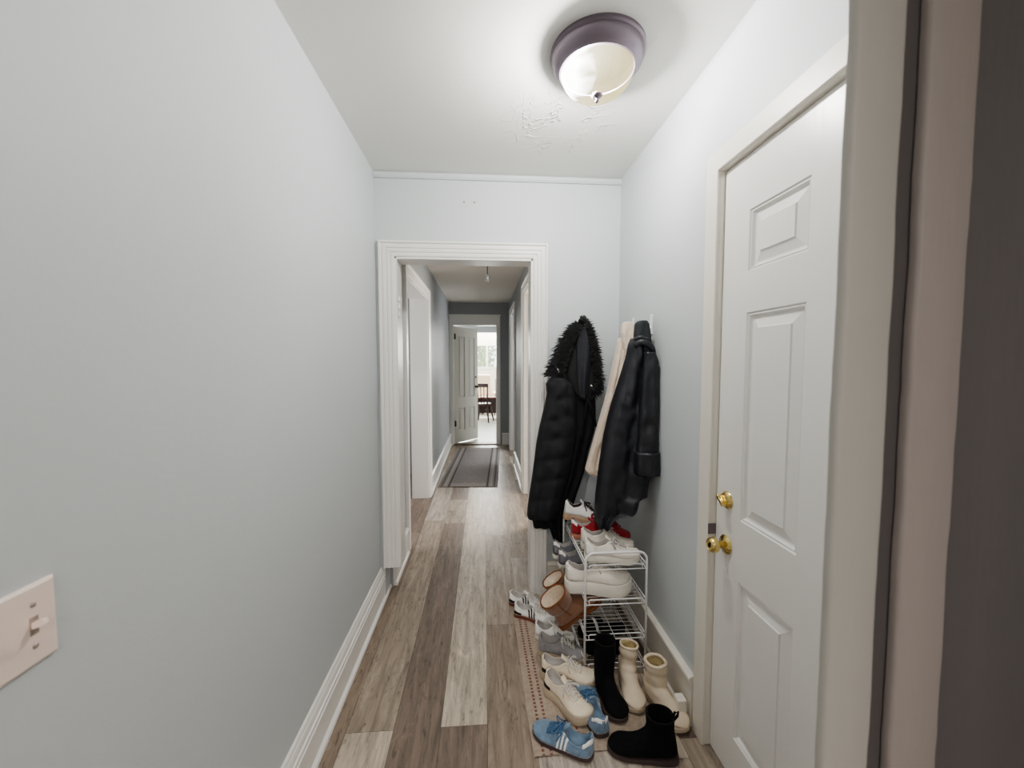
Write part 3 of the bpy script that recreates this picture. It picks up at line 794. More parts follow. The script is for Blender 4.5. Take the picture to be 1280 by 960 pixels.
def boot(label, loc, rz, upper, inner, sole, L_=.27, W_=.098, H_=.16, th=.020, shaft_w=.046, shaft_d=(.018,.125), lean=(0,0), pitch=0, roll=0,
         quilt=0, cuff=None, group=None, heel=0, seam=None, tabm=None, name='boot', slouch=0):
    k = L_/.27
    a1, b1 = shaft_d[1]*k, shaft_d[0]*k
    base = [
     (a1, H_, b1, H_*1.0, shaft_w*.98),
     (a1*1.0, lerp(.12,H_,.66), b1, lerp(.12,H_,.66), shaft_w),
     (a1*.99, lerp(.12,H_,.33), b1, lerp(.12,H_,.33), shaft_w*.97),
     (a1*.98, .115, b1*.9, .11, shaft_w*.9),
     (.130*k, .096, .010*k, .082, .039),
     (.148*k, .083, .004*k, .045, .038),
     (.168*k, .073, .006*k, .022, .0385),
     (.190*k, .064, .060*k, th-.004, .040),
     (.212*k, .057, .125*k, th-.004, .044),
     (.234*k, .050, .185*k, th-.002, .0475),
     (.252*k, .042, .228*k, th+.001, .040),
     (.264*k, .033, .252*k, th+.004, .026),
     (.269*k, .026, .264*k, th+.010, .010)]
    rr = catmull(base, 4); NP = 28
    root = thing(name, label, 'boot', loc, (roll, pitch, rz), group)
    cx = L_*.5
    def ring(r, ins=0):
        ax, az, bx, bz, hw = r
        hw = max(hw*W_/.098-ins, .002)
        c = Vector(((ax+bx)/2, 0, (az+bz)/2)); e = Vector(((ax-bx)/2, 0, (az-bz)/2))
        e = e*(1-ins/max(e.length,1e-5)) if ins else e
        out = []
        for j in range(NP):
            q = 2*pi*j/NP; s_ = sin(q); c_ = cos(q)
            s2 = math.copysign(abs(s_)**.85, s_); c2 = math.copysign(abs(c_)**.92, c_)
            p = c + e*c2 + Vector((0, hw*s2, 0))
            z = p.z; u = max(0, z-.1)
            p.x += lean[0]*u; p.y += lean[1]*u
            if quilt and z > .06:
                f = quilt*(abs(sin(z*pi/.045+sin(q*2)*.3))-.5)+quilt*.9*noise.noise(Vector((p.x*30,p.y*30,z*40)))
                d = Vector((p.x-c.x-lean[0]*u, p.y-lean[1]*u, 0)); d = d.normalized() if d.length > 1e-6 else d
                p += d*f
            out.append((p.x-cx, p.y, p.z+heel*max(0, 1-max(0, p.x/L_-.30)/.4)*0))
        return out
    R_ = [ring(r) for r in rr]
    obj('upper', MB().rings(R_, cap0=False), upper, root, smooth=True)
    inr = [ring(r, .006) for r in rr[:22]]
    obj('lining', MB().rings([R_[0]]+inr, cap0=False), inner, root, smooth=True)
    if cuff:
        top_ = [Vector(p) for p in ring(rr[0], .002)]
        obj('cuff', MB().tube([p+Vector((0,0,.001)) for p in top_], cuff[1], 8, closed=True), cuff[0], root, smooth=True)
    sm = sole_mesh(L_, W_*.98, th, 1.05, .008)
    sm.v = [(x-cx, y, z) for x, y, z in sm.v]
    obj('sole', sm, sole, root, smooth='auto')
    if seam:
        s_ = []
        for sd in (1,-1):
            mb = MB().tube([(ring(r)[7 if sd == 1 else 21][0], ring(r)[7 if sd == 1 else 21][1]+sd*.001, ring(r)[7 if sd == 1 else 21][2]) for r in rr[:24]], .002, 6)
            obj('seam', mb, seam, root, smooth=True)
    if tabm:
        b0 = Vector(R_[0][NP//2])
        mb = MB().tube([b0+Vector((.002,0,-.02)), b0+Vector((-.012,0,0)), b0+Vector((-.014,0,.014)), b0+Vector((-.002,0,.012)), b0+Vector((.004,0,-.01))], .005, 6)
        obj('pull_tab', mb, tabm, root, smooth=True)
    return root

def place(hx, hy, tx, ty):
    return ((hx+tx)/2, (hy+ty)/2), atan2(ty-hy, tx-hx), math.hypot(tx-hx, ty-hy)

RG = .0075
SR = lambda z: z+.006     # height of a shelf's wires
# --- on the floor
def S(label, h, t, z, *a, L_=None, **k):
    (cx, cy), rz, l = place(h[0],h[1],t[0],t[1])
    return sneaker(label, (cx,cy,z), rz, *a, L_=L_ or l, **k)
low = [(0,.078),(.05,.082),(.12,.066),(.22,.054),(.34,.060),(.44,.078),(.55,.070),(.70,.054),(.85,.044),(.95,.038),(1,.028)]
samba = dict(th=.022, W_=.092, top=low, gum=M['gum'], stripes=M['s_black'], stripe_t=(.38,.44,.50), heelband=M['s_black'], flare=1.03)
S('white low sneaker with black stripes and gum sole, rearmost beside the door casing', (.150,2.345),(.385,2.255), .003, M['s_white'], M['gum'], group='white low sneakers with black stripes', **samba)
S('white low sneaker with black stripes, in front of its twin by the rug corner', (.172,2.225),(.405,2.125), RG, M['s_white'], M['gum'], group='white low sneakers with black stripes', **samba)
S('small white running sneaker on the rug under the brown boots', (.268,2.035),(.465,1.965), RG, M['s_white'], M['s_whitesole'], W_=.088, top=low, heelband=None)
S('greyish suede sneaker on the rug, behind the cream platform sneakers', (.270,1.915),(.500,1.845), RG, M['s_grey'], M['s_creamsole'], th=.03, lining=M['lin_grey'])
plat = dict(th=.042, W_=.098, top=[(0,.082),(.05,.085),(.12,.070),(.22,.058),(.34,.066),(.44,.082),(.55,.074),(.70,.058),(.85,.048),(.95,.040),(1,.03)], flare=1.07, heelband=M['s_black'], lining=M['lin_grey'])
S('cream platform sneaker pointing right on the rug, nearer the rack', (.262,1.765),(.500,1.690), RG, M['s_cream'], M['s_creamsole'], toe=M['s_cream'], **plat)
S('cream platform sneaker pointing at the camera between the blue sneakers', (.275,1.685),(.425,1.500), RG, M['s_cream'], M['s_creamsole'], toe=M['s_cream'], **plat)
blue = dict(th=.020, W_=.096, top=low, gum=None, stripes=M['s_white'], stripe_t=(.40,.46,.52), tab=M['s_white'], lining=M['s_bluelin'], lace=M['s_bluelace'], flare=1.03)
S('light blue suede sneaker with three white stripes, frontmost on the rug edge', (.400,1.375),(.190,1.492), RG-.003, M['s_blue'], M['darkgum'], **blue)
S('light blue suede sneaker pointing away between cream sneaker and tall black boot', (.458,1.440),(.420,1.680), RG, M['s_blue'], M['darkgum'], **blue)
def B(label, h, t, z, *a, L_=None, **k):
    (cx, cy), rz, l = place(h[0],h[1],t[0],t[1])
    return boot(label, (cx,cy,z), rz, *a, L_=L_ or l, **k)
B('black suede ankle boot lying nearest the camera with pull tab', (.712,1.352),(.462,1.402), .0, M['b_black'], M['b_in'], M['b_sole'], H_=.165, th=.018, tabm=M['b_black'], heel=.0)
B('tall black suede boot standing left of the cream boots', (.515,1.715),(.553,1.492), RG, M['b_black'], M['b_in'], M['b_sole'], H_=.235, th=.016, shaft_w=.046, lean=(-.05,.05), tabm=None)
B('cream padded winter boot standing against the rack, left of its pair', (.645,1.740),(.630,1.530), RG, M['b_cream'], M['b_creamin'], M['b_creamsole'], H_=.185, th=.018, quilt=.0045, cuff=(M['b_cream'],.005), lean=(-.05,.10), shaft_w=.040, shaft_d=(.02,.11), group='cream padded winter boots')
B('cream padded winter boot beside the right baseboard, behind black ankle boot', (.712,1.650),(.788,1.435), RG, M['b_cream'], M['b_creamin'], M['b_creamsole'], H_=.180, th=.018, quilt=.0055, cuff=(M['b_cream'],.007), lean=(.0,-.05), shaft_w=.044, shaft_d=(.02,.12), group='cream padded winter boots')
# --- on the rack
S('off-white sneaker with grey laces, front of the top shelf', (.478,1.835),(.735,1.805), SR(SH[0]), M['s_off'], M['s_whitesole'], th=.034, W_=.098, lace_r=.0036, lace=M['lin_grey'], overlay=M['s_white'])
S('off-white sneaker behind its twin on the top shelf', (.490,1.955),(.745,1.905), SR(SH[0]), M['s_off'], M['s_whitesole'], th=.034, W_=.092)
S('red suede sneaker with white collar on the top shelf', (.468,2.085),(.700,2.015), SR(SH[0]), M['s_red'], M['s_pink'], th=.030, W_=.09, lining=M['lin_grey'], tab=M['s_white'], lace=M['s_red'], group='red suede sneakers')
S('red suede sneaker with its toe by the wall, rear right of the top shelf', (.600,2.165),(.765,2.010), SR(SH[0]), M['s_red'], M['s_red'], th=.026, W_=.088, lining=M['lin_dark'], lace=M['s_red'], group='red suede sneakers')
S('white sneaker with tan sole and dark lining at the rear of the top shelf', (.450,2.225),(.670,2.190), SR(SH[0])+.035, M['s_white'], M['s_tan'], th=.036, W_=.092, lining=M['lin_dark'], lace=M['lin_dark'], pitch=radians(8))
big = [(0,.098),(.05,.102),(.12,.086),(.22,.074),(.34,.080),(.44,.098),(.55,.094),(.70,.080),(.85,.068),(.95,.056),(1,.04)]
S('chunky cream-white sneaker lying across the front of the second shelf', (.392,1.862),(.700,1.822), SR(SH[1])+.004, M['s_off'], M['s_whitesole'], th=.062, W_=.112, top=big, flare=1.10)
S('grey and white running sneaker on the second shelf, nearer of the two', (.400,2.085),(.640,2.085), SR(SH[1]), M['s_greymesh'], M['s_whitesole'], th=.026, W_=.086, tab=M['s_white'], heelband=None, group='grey and white running sneakers')
S('grey and white running sneaker on the second shelf, farther of the two', (.388,2.192),(.640,2.190), SR(SH[1]), M['s_greymesh'], M['s_whitesole'], th=.026, W_=.086, tab=M['s_white'], group='grey and white running sneakers')
B('brown suede fleece-lined boot tilted off the third shelf, front one', (.362,1.845),(.590,1.885), SR(SH[2])+.058, M['ugg'], M['fleece'], M['ugg_dark'], L_=.265, H_=.180, th=.018, pitch=radians(-34), shaft_w=.062, shaft_d=(.0,.140), lean=(-.1,-.25), cuff=(M['ugg_dark'],.004), seam=M['ugg_dark'], group='brown suede fleece-lined boots')
B('brown suede fleece-lined boot behind the front brown one on the third shelf', (.385,2.000),(.610,2.010), SR(SH[2])+.055, M['ugg'], M['fleece'], M['ugg_dark'], L_=.25, H_=.16, th=.018, pitch=radians(-32), shaft_w=.052, shaft_d=(.0,.13), lean=(-.1,-.1), cuff=(M['ugg_dark'],.004), seam=M['ugg_dark'], group='brown suede fleece-lined boots')
for i, (y, lab) in enumerate([(1.86,'black slide sandal with white strap mark, front of the bottom shelf'),(1.98,'black slide sandal with white strap mark, rear of the bottom shelf')]):
    r_ = thing('slide_sandal', lab, 'sandal', (.61,y,SR(SH[3])), (0,0,radians(180+8*i)), 'black slide sandals on the bottom shelf')
    sm = sole_mesh(.26,.10,.03,1.0,.006); sm.v = [(x-.13,y_,z) for x,y_,z in sm.v]; obj('footbed', sm, M['b_in'], r_, smooth='auto')
    rows = [[(x, .052*cos(q), .026+.05*sin(q)) for q in [pi*k/12 for k in range(13)]] for x in (.0,.03,.06,.085)]
    obj('strap', MB().grid(rows), M['b_in'], r_, smooth=True, solid=.006)
    rows = [[(x, .0545*cos(q), .027+.053*sin(q)) for q in [pi*k/12 for k in range(1,12)]] for x in (.035,.05)]
    obj('strap_mark', MB().grid(rows), M['s_white'], r_, smooth=True, solid=.001)
S('black low sneaker on the third shelf behind the wires', (.52,2.09),(.735,2.08), SR(SH[2]), M['b_black'], M['b_in'], th=.024, lining=M['b_in'], lace=M['b_in'], W_=.09, top=low, bow=False)
S('dark plum sneaker on the third shelf against the wall side', (.56,2.19),(.745,2.185), SR(SH[2]), M['b_warm'], M['b_in'], th=.024, lining=M['b_in'], lace=M['b_in'], W_=.085, top=low, bow=False)

# ---------------------------------------------------------------- hanging clothes
def garment(rows, y0, front, back, folds, n=64, nz=70, quilt=0, qstep=.07, ypath=None, sh=.55, seed=0, crease=.004, bottom=True):
    """rows: (z, xl, xr) from top to bottom; rounded closed section with vertical folds"""
    rr = []
    zs = [r[0] for r in rows]
    def at(z):
        for a, b in zip(rows, rows[1:]):
            if b[0] <= z <= a[0]:
                u = (a[0]-z)/(a[0]-b[0] or 1); return lerp(a[1],b[1],u), lerp(a[2],b[2],u)
        return rows[-1][1], rows[-1][2]
    out = []
    for i in range(nz+1):
        z = lerp(zs[0], zs[-1], i/nz); xl, xr = at(z); w = xr-xl; ring = []
        yc = y0 + (ypath(z) if ypath else 0)
        dn = i/nz
        for j in range(n):
            q = 2*pi*j/n
            u = .5-.5*cos(q) if True else 0
            x = xl+w*u; s_ = sin(q)
            env = abs(s_)**sh
            if s_ >= 0:
                d = front*env
                f = 0
                for (k, amp, ph, dr) in folds: f += amp*sin(2*pi*(k*u+ph+dr*dn))
                d += f*env*min(1, .25+dn*1.2)
                if quilt:
                    qz = (zs[0]-z)/qstep; d += quilt*(abs(sin(pi*qz+.5*sin(u*5+seed)*.4))**.6)*env
                d += crease*noise.noise(Vector((x*26+seed, z*16, seed)))*env
                y = yc - d
            else:
                y = yc + back*env
            ring.append((x, y, z + (.006*noise.noise(Vector((x*20, seed, 5))) if i == nz else 0)))
        out.append(ring)
    return MB().rings(out, cap0=True, cap1=True)

# --- long black puffer coat on the back wall
YC = 2.36
pc = thing('puffer_coat', 'long black puffer coat with fur-trimmed hood hanging on the back wall', 'coat', (.50,YC,1.70))
def loc(mb, o=(.50,YC,1.70)):
    mb.v = [(x-o[0], y-o[1], z-o[2]) for x, y, z in mb.v]; return mb
# right / back body: dark folds under the hood
body = [(1.40,.47,.63),(1.30,.46,.655),(1.22,.455,.668),(1.14,.45,.672),(1.05,.44,.662),(.92,.42,.625),(.80,.40,.605),(.68,.37,.565),(.60,.36,.54),(.52,.37,.505),(.44,.40,.485),(.38,.42,.475)]
obj('body', loc(garment(body, YC, .055, .06, [(3.5,.014,.1,.25),(7,.006,.3,.4)], seed=2)), M['puffer_in'], pc, smooth=True)
# left quilted front panel / sleeve
panel_ = [(1.375,.385,.47),(1.34,.362,.515),(1.28,.368,.528),(1.20,.352,.535),(1.09,.325,.538),(1.0,.308,.535),(.90,.296,.52),(.80,.283,.500),(.70,.268,.470),(.62,.257,.452),(.555,.252,.436),(.545,.256,.43)]
obj('front_panel', loc(garment(panel_, YC-.05, .060, .045, [(1.5,.008,.2,.1)], quilt=.011, qstep=.118, seed=4, crease=.010)), M['puffer'], pc, smooth=True)
hem = [(.60,.275,.43),(.54,.285,.425),(.50,.290,.43),(.475,.295,.435)]
obj('inner_hem', loc(garment(hem, YC-.02, .04, .04, [(3,.006,0,0)], nz=20, seed=6)), M['puffer_in'], pc, smooth=True)
# hood
hood = [(1.700,.555,.595),(1.68,.525,.620),(1.62,.490,.645),(1.54,.455,.665),(1.46,.42,.685),(1.38,.40,.69),(1.32,.43,.675),(1.27,.50,.66),(1.245,.55,.64)]
obj('hood', loc(garment(hood, YC, .065, .06, [(2,.012,.3,.2)], nz=40, seed=8, sh=.5)), M['fur'], pc, smooth=True)
hl = [(1.672,.558,.598),(1.655,.545,.612),(1.60,.535,.628),(1.55,.532,.630),(1.46,.535,.622),(1.38,.54,.612),(1.30,.548,.606),(1.25,.565,.60)]
obj('hood_lining', loc(garment(hl, YC-.060, .030, .01, [(1.5,.006,.2,.3)], nz=30, seed=9)), M['hoodcloth'], pc, smooth=True)
# fur: many thin tufts along both sides of the opening
fm = MB(); rnd = random.Random(3)
def tuft(p, d, ln, r):
    d = d.normalized(); a = d.orthogonal().normalized(); b = d.cross(a)
    bend = Vector((rnd.uniform(-.3,.3), rnd.uniform(-.2,.2), -.35))*ln*.5
    vs = [p+a*r, p-a*r*.5+b*r*.87, p-a*r*.5-b*r*.87]
    m_ = p+d*ln*.55+bend*.25
    vs += [m_+a*r*.6, m_-a*r*.3+b*r*.5, m_-a*r*.3-b*r*.5, p+d*ln+bend]
    fm.add(vs, [(0,1,4,3),(1,2,5,4),(2,0,3,5),(3,4,6),(4,5,6),(5,3,6)])
edgeL = [(.372,1.395),(.385,1.43),(.405,1.475),(.430,1.535),(.455,1.585),(.485,1.635),(.520,1.675),(.552,1.700)]
edgeR = [(.552,1.705),(.585,1.705),(.612,1.688),(.632,1.650),(.648,1.60),(.662,1.545),(.676,1.48),(.685,1.42),(.692,1.36),(.682,1.305),(.655,1.275)]
def along(P, u):
    k = u*(len(P)-1); i = min(len(P)-2, int(k)); f = k-i
    return Vector((lerp(P[i][0],P[i+1][0],f), 0, lerp(P[i][1],P[i+1][1],f))), Vector((P[i+1][0]-P[i][0],0,P[i+1][1]-P[i][1])).normalized()
for P, side, width, cnt in ((edgeL, -1, .10, 2300), (edgeR, 1, .055, 1900)):
    for _ in range(cnt):
        u = rnd.random(); p, t = along(P, u)
        nrm = Vector((t.z, 0, -t.x)) * (1 if side == 1 else -1)
        if (side == 1 and nrm.x < 0 and nrm.z < 0.2 and u < .8): nrm = -nrm
        if side == -1 and nrm.x > 0: nrm = -nrm
        if side == 1 and nrm.x < 0 and u > .15: nrm = -nrm
        w = rnd.random()
        wd = width*(.4+.6*(1-u if side == -1 else min(1, u*1.6+.2)))
        q = p - nrm*(w*wd)
        yy = YC - .072*sin(min(1,.08+w)*pi*.60)-.008 + rnd.uniform(-.02,.01) if w > .05 else YC + rnd.uniform(-.05,.04)
        pos = Vector((q.x, yy, q.z))
        d = nrm*(1.0-.45*w) + Vector((rnd.uniform(-.35,.35), -.55*w-rnd.uniform(0,.3), rnd.uniform(-.45,.25)))
        if side == -1: d += Vector((-.2,0,-.35))
        big_ = w < .25 and rnd.random() < .4
        tuft(pos, d, rnd.uniform(.03,.05) if big_ else rnd.uniform(.016,.036), rnd.uniform(.003,.005) if big_ else rnd.uniform(.0016,.0028))
obj('fur_trim', loc(fm), M['fur'], pc)
# drawcords and ties
obj('drawcord', loc(MB().tube([(.415,YC-.07,1.44),(.424,YC-.088,1.425),(.432,YC-.092,1.405)], .0045, 8)), M['silver'], pc, smooth=True)
obj('drawcord', loc(MB().tube([(.619,YC-.088,1.335),(.622,YC-.094,1.325)], .006, 8)), M['silver'], pc, smooth=True)
obj('tie', loc(MB().tube([(.60,YC-.08,1.255),(.585,YC-.085,1.16),(.572,YC-.078,1.05),(.565,YC-.07,.93)], .007, 8, flat=.5)), M['puffer_in'], pc, smooth=True)
obj('tie', loc(MB().tube([(.60,YC-.08,1.255),(.625,YC-.085,1.20),(.648,YC-.08,1.13),(.655,YC-.07,1.09)], .010, 8, flat=.5)), M['puffer_in'], pc, smooth=True)

# --- cream sherpa jacket
YS = 2.20
sj = thing('fleece_jacket', 'cream sherpa fleece jacket hanging behind the black leather jacket', 'jacket', (.80,YS,1.62))
so = (.80,YS,1.62)
sb = [(1.60,.755,.80),(1.50,.735,.80),(1.40,.715,.79),(1.30,.695,.78),(1.20,.668,.77),(1.10,.640,.76),(1.0,.612,.75),(.92,.590,.74),(.855,.572,.74),(.83,.590,.73),(.815,.66,.72)]
obj('body', loc(garment(sb, YS, .045, .05, [(1.5,.012,.15,.2),(4,.004,.3,.1)], seed=12, crease=.012), so), M['sherpa'], sj, smooth=True)
co = [(1.685,.768,.800),(1.675,.755,.822),(1.63,.752,.826),(1.58,.757,.826),(1.52,.772,.812),(1.50,.775,.808)]
obj('collar', loc(garment(co, YS-.045, .035, .03, [(1.5,.006,.1,.2)], nz=30, seed=13, crease=.010), so), M['sherpa'], sj, smooth=True)
obj('neck_label', loc(MB().box(.776,.806,YS-.078,YS-.072,1.490,1.500), so), M['tag'], sj, bevel=.001)

# --- black leather jacket
YJ = 1.93
lj = thing('leather_jacket', 'black leather jacket hanging from the right wall hook over the rack', 'jacket', (.80,YJ,1.60))
lo_ = (.80,YJ,1.60)
lb = [(1.585,.735,.795),(1.555,.722,.805),(1.50,.712,.822),(1.40,.682,.828),(1.30,.650,.828),(1.20,.622,.828),(1.10,.600,.826),(1.0,.585,.826),(.92,.574,.824),(.84,.566,.815),(.803,.562,.812),(.785,.561,.775),(.765,.560,.768),(.716,.558,.755),(.712,.558,.66),(.68,.558,.625),(.655,.560,.612),(.650,.562,.600)]
obj('body', loc(garment(lb, YJ, .070, .07, [(1.35,.018,.05,.10),(2.7,.006,.3,-.15)], seed=21, crease=.012, nz=110, sh=.42), lo_), M['leather'], lj, smooth=True)
slv = [(1.515,.762,.812),(1.47,.762,.832),(1.38,.752,.834),(1.25,.745,.834),(1.12,.742,.835),(1.03,.735,.836),(.985,.732,.838),(.955,.730,.840),(.935,.732,.840)]
sl = obj('sleeve', loc(garment(slv, YJ-.062, .042, .05, [(1.3,.006,.2,.1)], seed=22, crease=.010), lo_), M['leather'], lj, smooth=True)
obj('cuff', loc(garment([(1.035,.728,.840),(1.0,.727,.841),(.95,.727,.842),(.925,.729,.841)], YJ-.077, .049, .053, [(2,.004,.2,.1)], nz=12, seed=23, crease=.006), lo_), M['leather'], sl, smooth=True)
obj('hood_cloth', loc(garment([(1.668,.752,.788),(1.655,.740,.800),(1.61,.736,.808),(1.57,.734,.814),(1.54,.732,.816)], YJ-.02, .035, .04, [(1.2,.004,.1,.1)], nz=24, seed=24), lo_), M['greycloth'], lj, smooth=True)
cb = MB()
pts = [(.722,YJ-.055,1.548),(.745,YJ-.075,1.562),(.772,YJ-.078,1.556),(.800,YJ-.07,1.535),(.818,YJ-.05,1.505),(.826,YJ-.03,1.48)]
cb.tube(catmull(pts,4), [.010]*21, 10, flat=1.6)
obj('collar', loc(cb, lo_), M['leather'], lj, smooth=True)
obj('collar', loc(MB().tube(catmull([(.724,YJ-.045,1.575),(.748,YJ-.064,1.586),(.775,YJ-.062,1.578),(.800,YJ-.052,1.572)],4), .007, 8, flat=1.5), lo_), M['leather'], lj, smooth=True)

# ---------------------------------------------------------------- the far room
M['tile'] = mat('far_floor_tile', (222,226,222), .25, var=.04, vscale=3)
struct('floor_far', MB().box(-3.5,3.5,7.06,12.2,-.1,.0), M['tile'])
struct('ceiling_far', MB().box(-3.5,3.5,7.12,12.2,2.5,2.6), M['wall_white'])
struct('wall_far_room', MB().box(-3.5,-1.3,12.0,12.1,0,2.5).box(1.5,3.5,12.0,12.1,0,2.5).box(-1.3,1.5,12.0,12.1,0,1.25).box(-1.3,1.5,12.0,12.1,2.0,2.5)
       .box(-3.5,-3.4,7.12,12,0,2.5).box(3.4,3.5,7.12,12,0,2.5), M['wall_white'])
struct('trim_header', MB().box(-3.4,3.4,8.0,8.12,2.05,2.5), M['wall_hall'])
struct('trim_beam', MB().box(-3.4,3.4,11.2,11.4,2.30,2.5), M['trim_warm'])
w1 = struct('window_1', MB().box(-1.3,1.5,11.98,12.04,1.25,1.31).box(-1.3,1.5,11.98,12.04,1.94,2.0).box(-1.3,-1.24,11.98,12.04,1.31,1.94).box(1.44,1.5,11.98,12.04,1.31,1.94).box(-.55,-.49,11.98,12.04,1.31,1.94).box(.06,.12,11.98,12.04,1.31,1.94).box(.75,.81,11.98,12.04,1.31,1.94), M['trim'])
struct('window_1_pane', MB().box(-1.3,1.5,12.02,12.024,1.3,1.95), glass, parent=w1)
leaf = mat('garden_leaves', (150,178,112), .8, var=.4, vscale=8)
for i, (x, y, z, r, lab) in enumerate([(-.9,15,1.6,1.0,'leafy green bush behind the left side of the far window'),(1.0,16,1.9,1.2,'leafy green bush behind the right side of the far window')]):
    b_ = MB(); rr = random.Random(i)
    for _ in range(1500):
        v = Vector((rr.gauss(0,1), rr.gauss(0,1), rr.gauss(0,1))).normalized()*r*(.75+.25*rr.random())
        v.z *= 1.1; a = Vector((rr.uniform(-1,1),rr.uniform(-1,1),rr.uniform(-1,1)))*.09; c = Vector((rr.uniform(-1,1),rr.uniform(-1,1),rr.uniform(-1,1)))*.06
        b_.add([v-a, v+c, v+a, v-c], [(0,1,2,3)])
    bu = thing('bush', lab, 'bush', (x,y,z-r*1.1))
    b_.v = [(p[0],p[1],p[2]+r*1.1) for p in b_.v]
    obj('foliage', b_, leaf, bu); obj('trunk', MB().tube([(0,0,0),(0,0,r*.9)], .06, 8), M['ugg_dark'], bu)
struct('ground', MB().box(-12,12,12.2,30,-.4,-.2), mat('lawn', (150,170,110), .9))
M['cherry'] = mat('dark_cherry_wood', (44,24,22), .35, var=.1, vscale=12)
M['cherry2'] = mat('cherry_wood', (104,48,36), .35, var=.1, vscale=12)
ch = thing('dining_chair', 'dark wooden spindle-back dining chair seen through the far doorway', 'chair', (-.02,9.72,0), (0,0,radians(72)))
obj('seat', MB().rings([[(x*s_, y*s_, z) for x, y in [(.20*cos(q)*(1+.08*cos(2*q)), .20*sin(q)) for q in [2*pi*k/24 for k in range(24)]]] for s_, z in ((.94,.43),(1,.437),(1,.455),(.95,.462))]), M['cherry'], ch, smooth='auto')
for sx in (-1,1):
    for sy in (-1,1):
        obj('leg', MB().tube([(sx*.13,sy*.13,.435),(sx*.165,sy*.165,.22),(sx*.20,sy*.20,0)], [.019,.023,.015], 10), M['cherry'], ch, smooth=True)
obj('stretcher', MB().tube([(-.165,0,.2),(.165,0,.2)], .009, 8).tube([(-.165,-.165,.2),(-.165,.165,.2)], .009, 8).tube([(.165,-.165,.2),(.165,.165,.2)], .009, 8), M['cherry'], ch, smooth=True)
for sy in (-1,1): obj('back_post', MB().tube([(-.15,sy*.15,.45),(-.24,sy*.18,.95)], [.020,.017], 8), M['cherry'], ch, smooth=True)
for k in (-1,0,1): obj('spindle', MB().tube([(-.16,k*.07,.45),(-.22,k*.085,.88)], .011, 8), M['cherry'], ch, smooth=True)
obj('crest_rail', MB().tube([(-.225,-.20,.90),(-.245,-.1,.925),(-.25,0,.93),(-.245,.1,.925),(-.225,.20,.90)], .03, 10, flat=1.0) if False else MB().rings([[(-.22-.03*cos(y*6)-.008, y, .86),(-.22-.03*cos(y*6)+.008, y, .86),(-.23-.03*cos(y*6)+.008, y, .95),(-.23-.03*cos(y*6)-.008, y, .95)] for y in [-.2+.05*k for k in range(9)]]), M['cherry'], ch, smooth='auto', bevel=.003)
sd = thing('sideboard', 'low reddish-brown wooden bench chest beyond the dining chair', 'chest', (.35,10.25,0))
obj('case', MB().box(-.55,.55,-.2,.2,.16,.545), M['cherry2'], sd, bevel=.006)
obj('top', MB().box(-.57,.57,-.22,.22,.545,.57), M['cherry2'], sd, bevel=.005)
for z in (.175,.362): 
    dr = obj('drawer', MB().box(-.53,.53,-.212,-.2,z,z+.172), M['cherry'], sd, bevel=.004)
    for x in (-.3,.3): obj('knob', MB().box(x-.02,x+.02,-.225,-.212,z+.08,z+.095), M['brass'], dr, bevel=.003)
for sx in (-1,1):
    for sy in (-1,1): obj('leg', MB().tube([(sx*.5,sy*.16,.17),(sx*.535,sy*.19,0)], [.022,.013], 8), M['cherry2'], sd, smooth=True)
gp = thing('speaker', 'tall grey box standing on the low wooden chest', 'speaker', (.38,10.2,.57))
obj('case', MB().box(-.09,.09,-.1,.1,0,.46), mat('grey_case', (120,120,118), .6), gp, bevel=.008)
obj('front_cloth', MB().box(-.08,.08,-.104,-.1,.01,.45), mat('grey_cloth', (104,104,102), .9), gp)
ac = thing('armchair', 'cream upholstered armchair under the far window', 'armchair', (-.10,11.2,0))
M['creamfab'] = mat('cream_fabric', (232,214,192), .9, bump=.3, bscale=100)
obj('seat', MB().box(-.33,.33,-.33,.3,.22,.44), M['creamfab'], ac, bevel=.04)
obj('backrest', MB().rings([[(x0,.2,.4),(x1,.2,.4),(x1,.34,.4),(x0,.34,.4)] if k == 0 else [(x0*.95,.25,1.1),(x1*.95,.25,1.1),(x1*.95,.38,1.1),(x0*.95,.38,1.1)] for k, x0, x1 in ((0,-.34,.34),(1,-.30,.30))]), M['creamfab'], ac, bevel=.04)
for sx in (-1,1):
    obj('armrest', MB().box(sx*.40-.06,sx*.40+.06,-.32,.3,.1,.62), M['creamfab'], ac, bevel=.04)
    for sy in (-1,1): obj('leg', MB().tube([(sx*.38,sy*.26,.22),(sx*.39,sy*.28,0)], [.02,.012], 8), M['cherry'], ac, smooth=True)

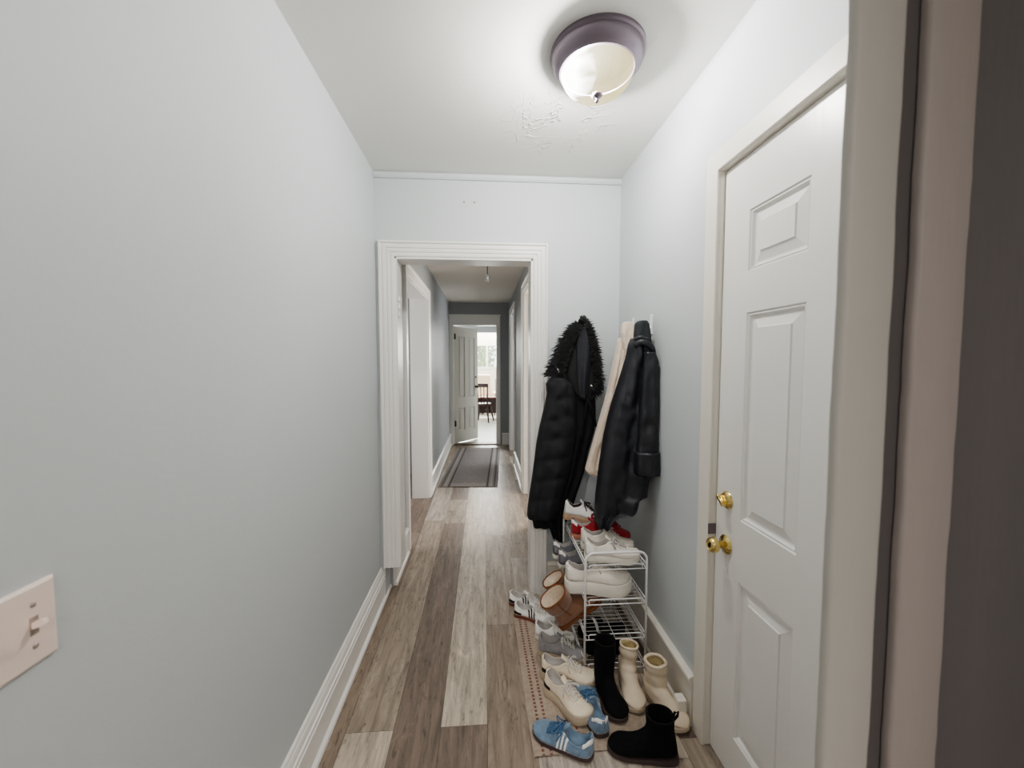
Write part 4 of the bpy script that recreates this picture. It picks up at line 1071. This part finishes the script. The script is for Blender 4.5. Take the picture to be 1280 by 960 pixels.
# ---------------------------------------------------------------- lights, world, camera
def area(name, loc_, rot, size, e_, col=(1,1,1), sy=None):
    d = bpy.data.lights.new(name, 'AREA'); d.energy = e_; d.color = col; d.size = size
    if sy: d.shape = 'RECTANGLE'; d.size_y = sy
    o = bpy.data.objects.new(name, d); COL.objects.link(o); o.location = loc_; o.rotation_euler = rot; return o
def point(name, loc_, e_, r, col):
    d = bpy.data.lights.new(name, 'POINT'); d.energy = e_; d.shadow_soft_size = r; d.color = col
    o = bpy.data.objects.new(name, d); COL.objects.link(o); o.location = loc_; return o
point('lamp_bulb', (CL[0]-.045, CL[1]+.01, ZC-.116), 84, .032, (1,.975,.94))
area('added_fill_lamp', (0,-2.0,2.5), (0,0,0), 1.6, 46, (1,.94,.90))  # added fill light in the unseen space behind the camera
area('side_room_lamp', (2.1,4.05,1.7), (0,radians(90),0), 1.0, 40, (1,.93,.85), 1.4)
area('side_room_lamp', (2.1,6.2,1.6), (0,radians(90),0), .8, 18, (.93,.96,1), 1.2)
area('side_room_lamp', (-2.1,3.7,1.7), (0,radians(-90),0), 1.0, 14, (.95,.97,1), 1.4)
area('far_room_window_light', (.1,11.9,1.9), (radians(-90),0,0), 2.6, 170, (1,1,.98), 1.0)
w = bpy.data.worlds.new('world'); bpy.context.scene.world = w; w.use_nodes = True
w.node_tree.nodes['Background'].inputs[0].default_value = (.93,.97,1,1); w.node_tree.nodes['Background'].inputs[1].default_value = 3.2

cam = bpy.data.cameras.new('camera'); co_ = bpy.data.objects.new('camera', cam); COL.objects.link(co_)
cam.sensor_width = 36; cam.lens = 498/1280*36; cam.clip_start = .02; cam.dof.use_dof = True; cam.dof.focus_distance = 2.2; cam.dof.aperture_fstop = 3.4
co_.location = (0,0,1.47)
co_.rotation_euler = (radians(90-3.218), 0, radians(-4.0139))
bpy.context.scene.camera = co_
vs = bpy.context.scene.view_settings; vs.view_transform = 'AgX'; vs.look = 'AgX - Medium High Contrast'; vs.exposure = 0.78; vs.gamma = 1
bpy.context.scene.cycles.max_bounces = 10; bpy.context.scene.cycles.diffuse_bounces = 6; bpy.context.scene.cycles.transparent_max_bounces = 12
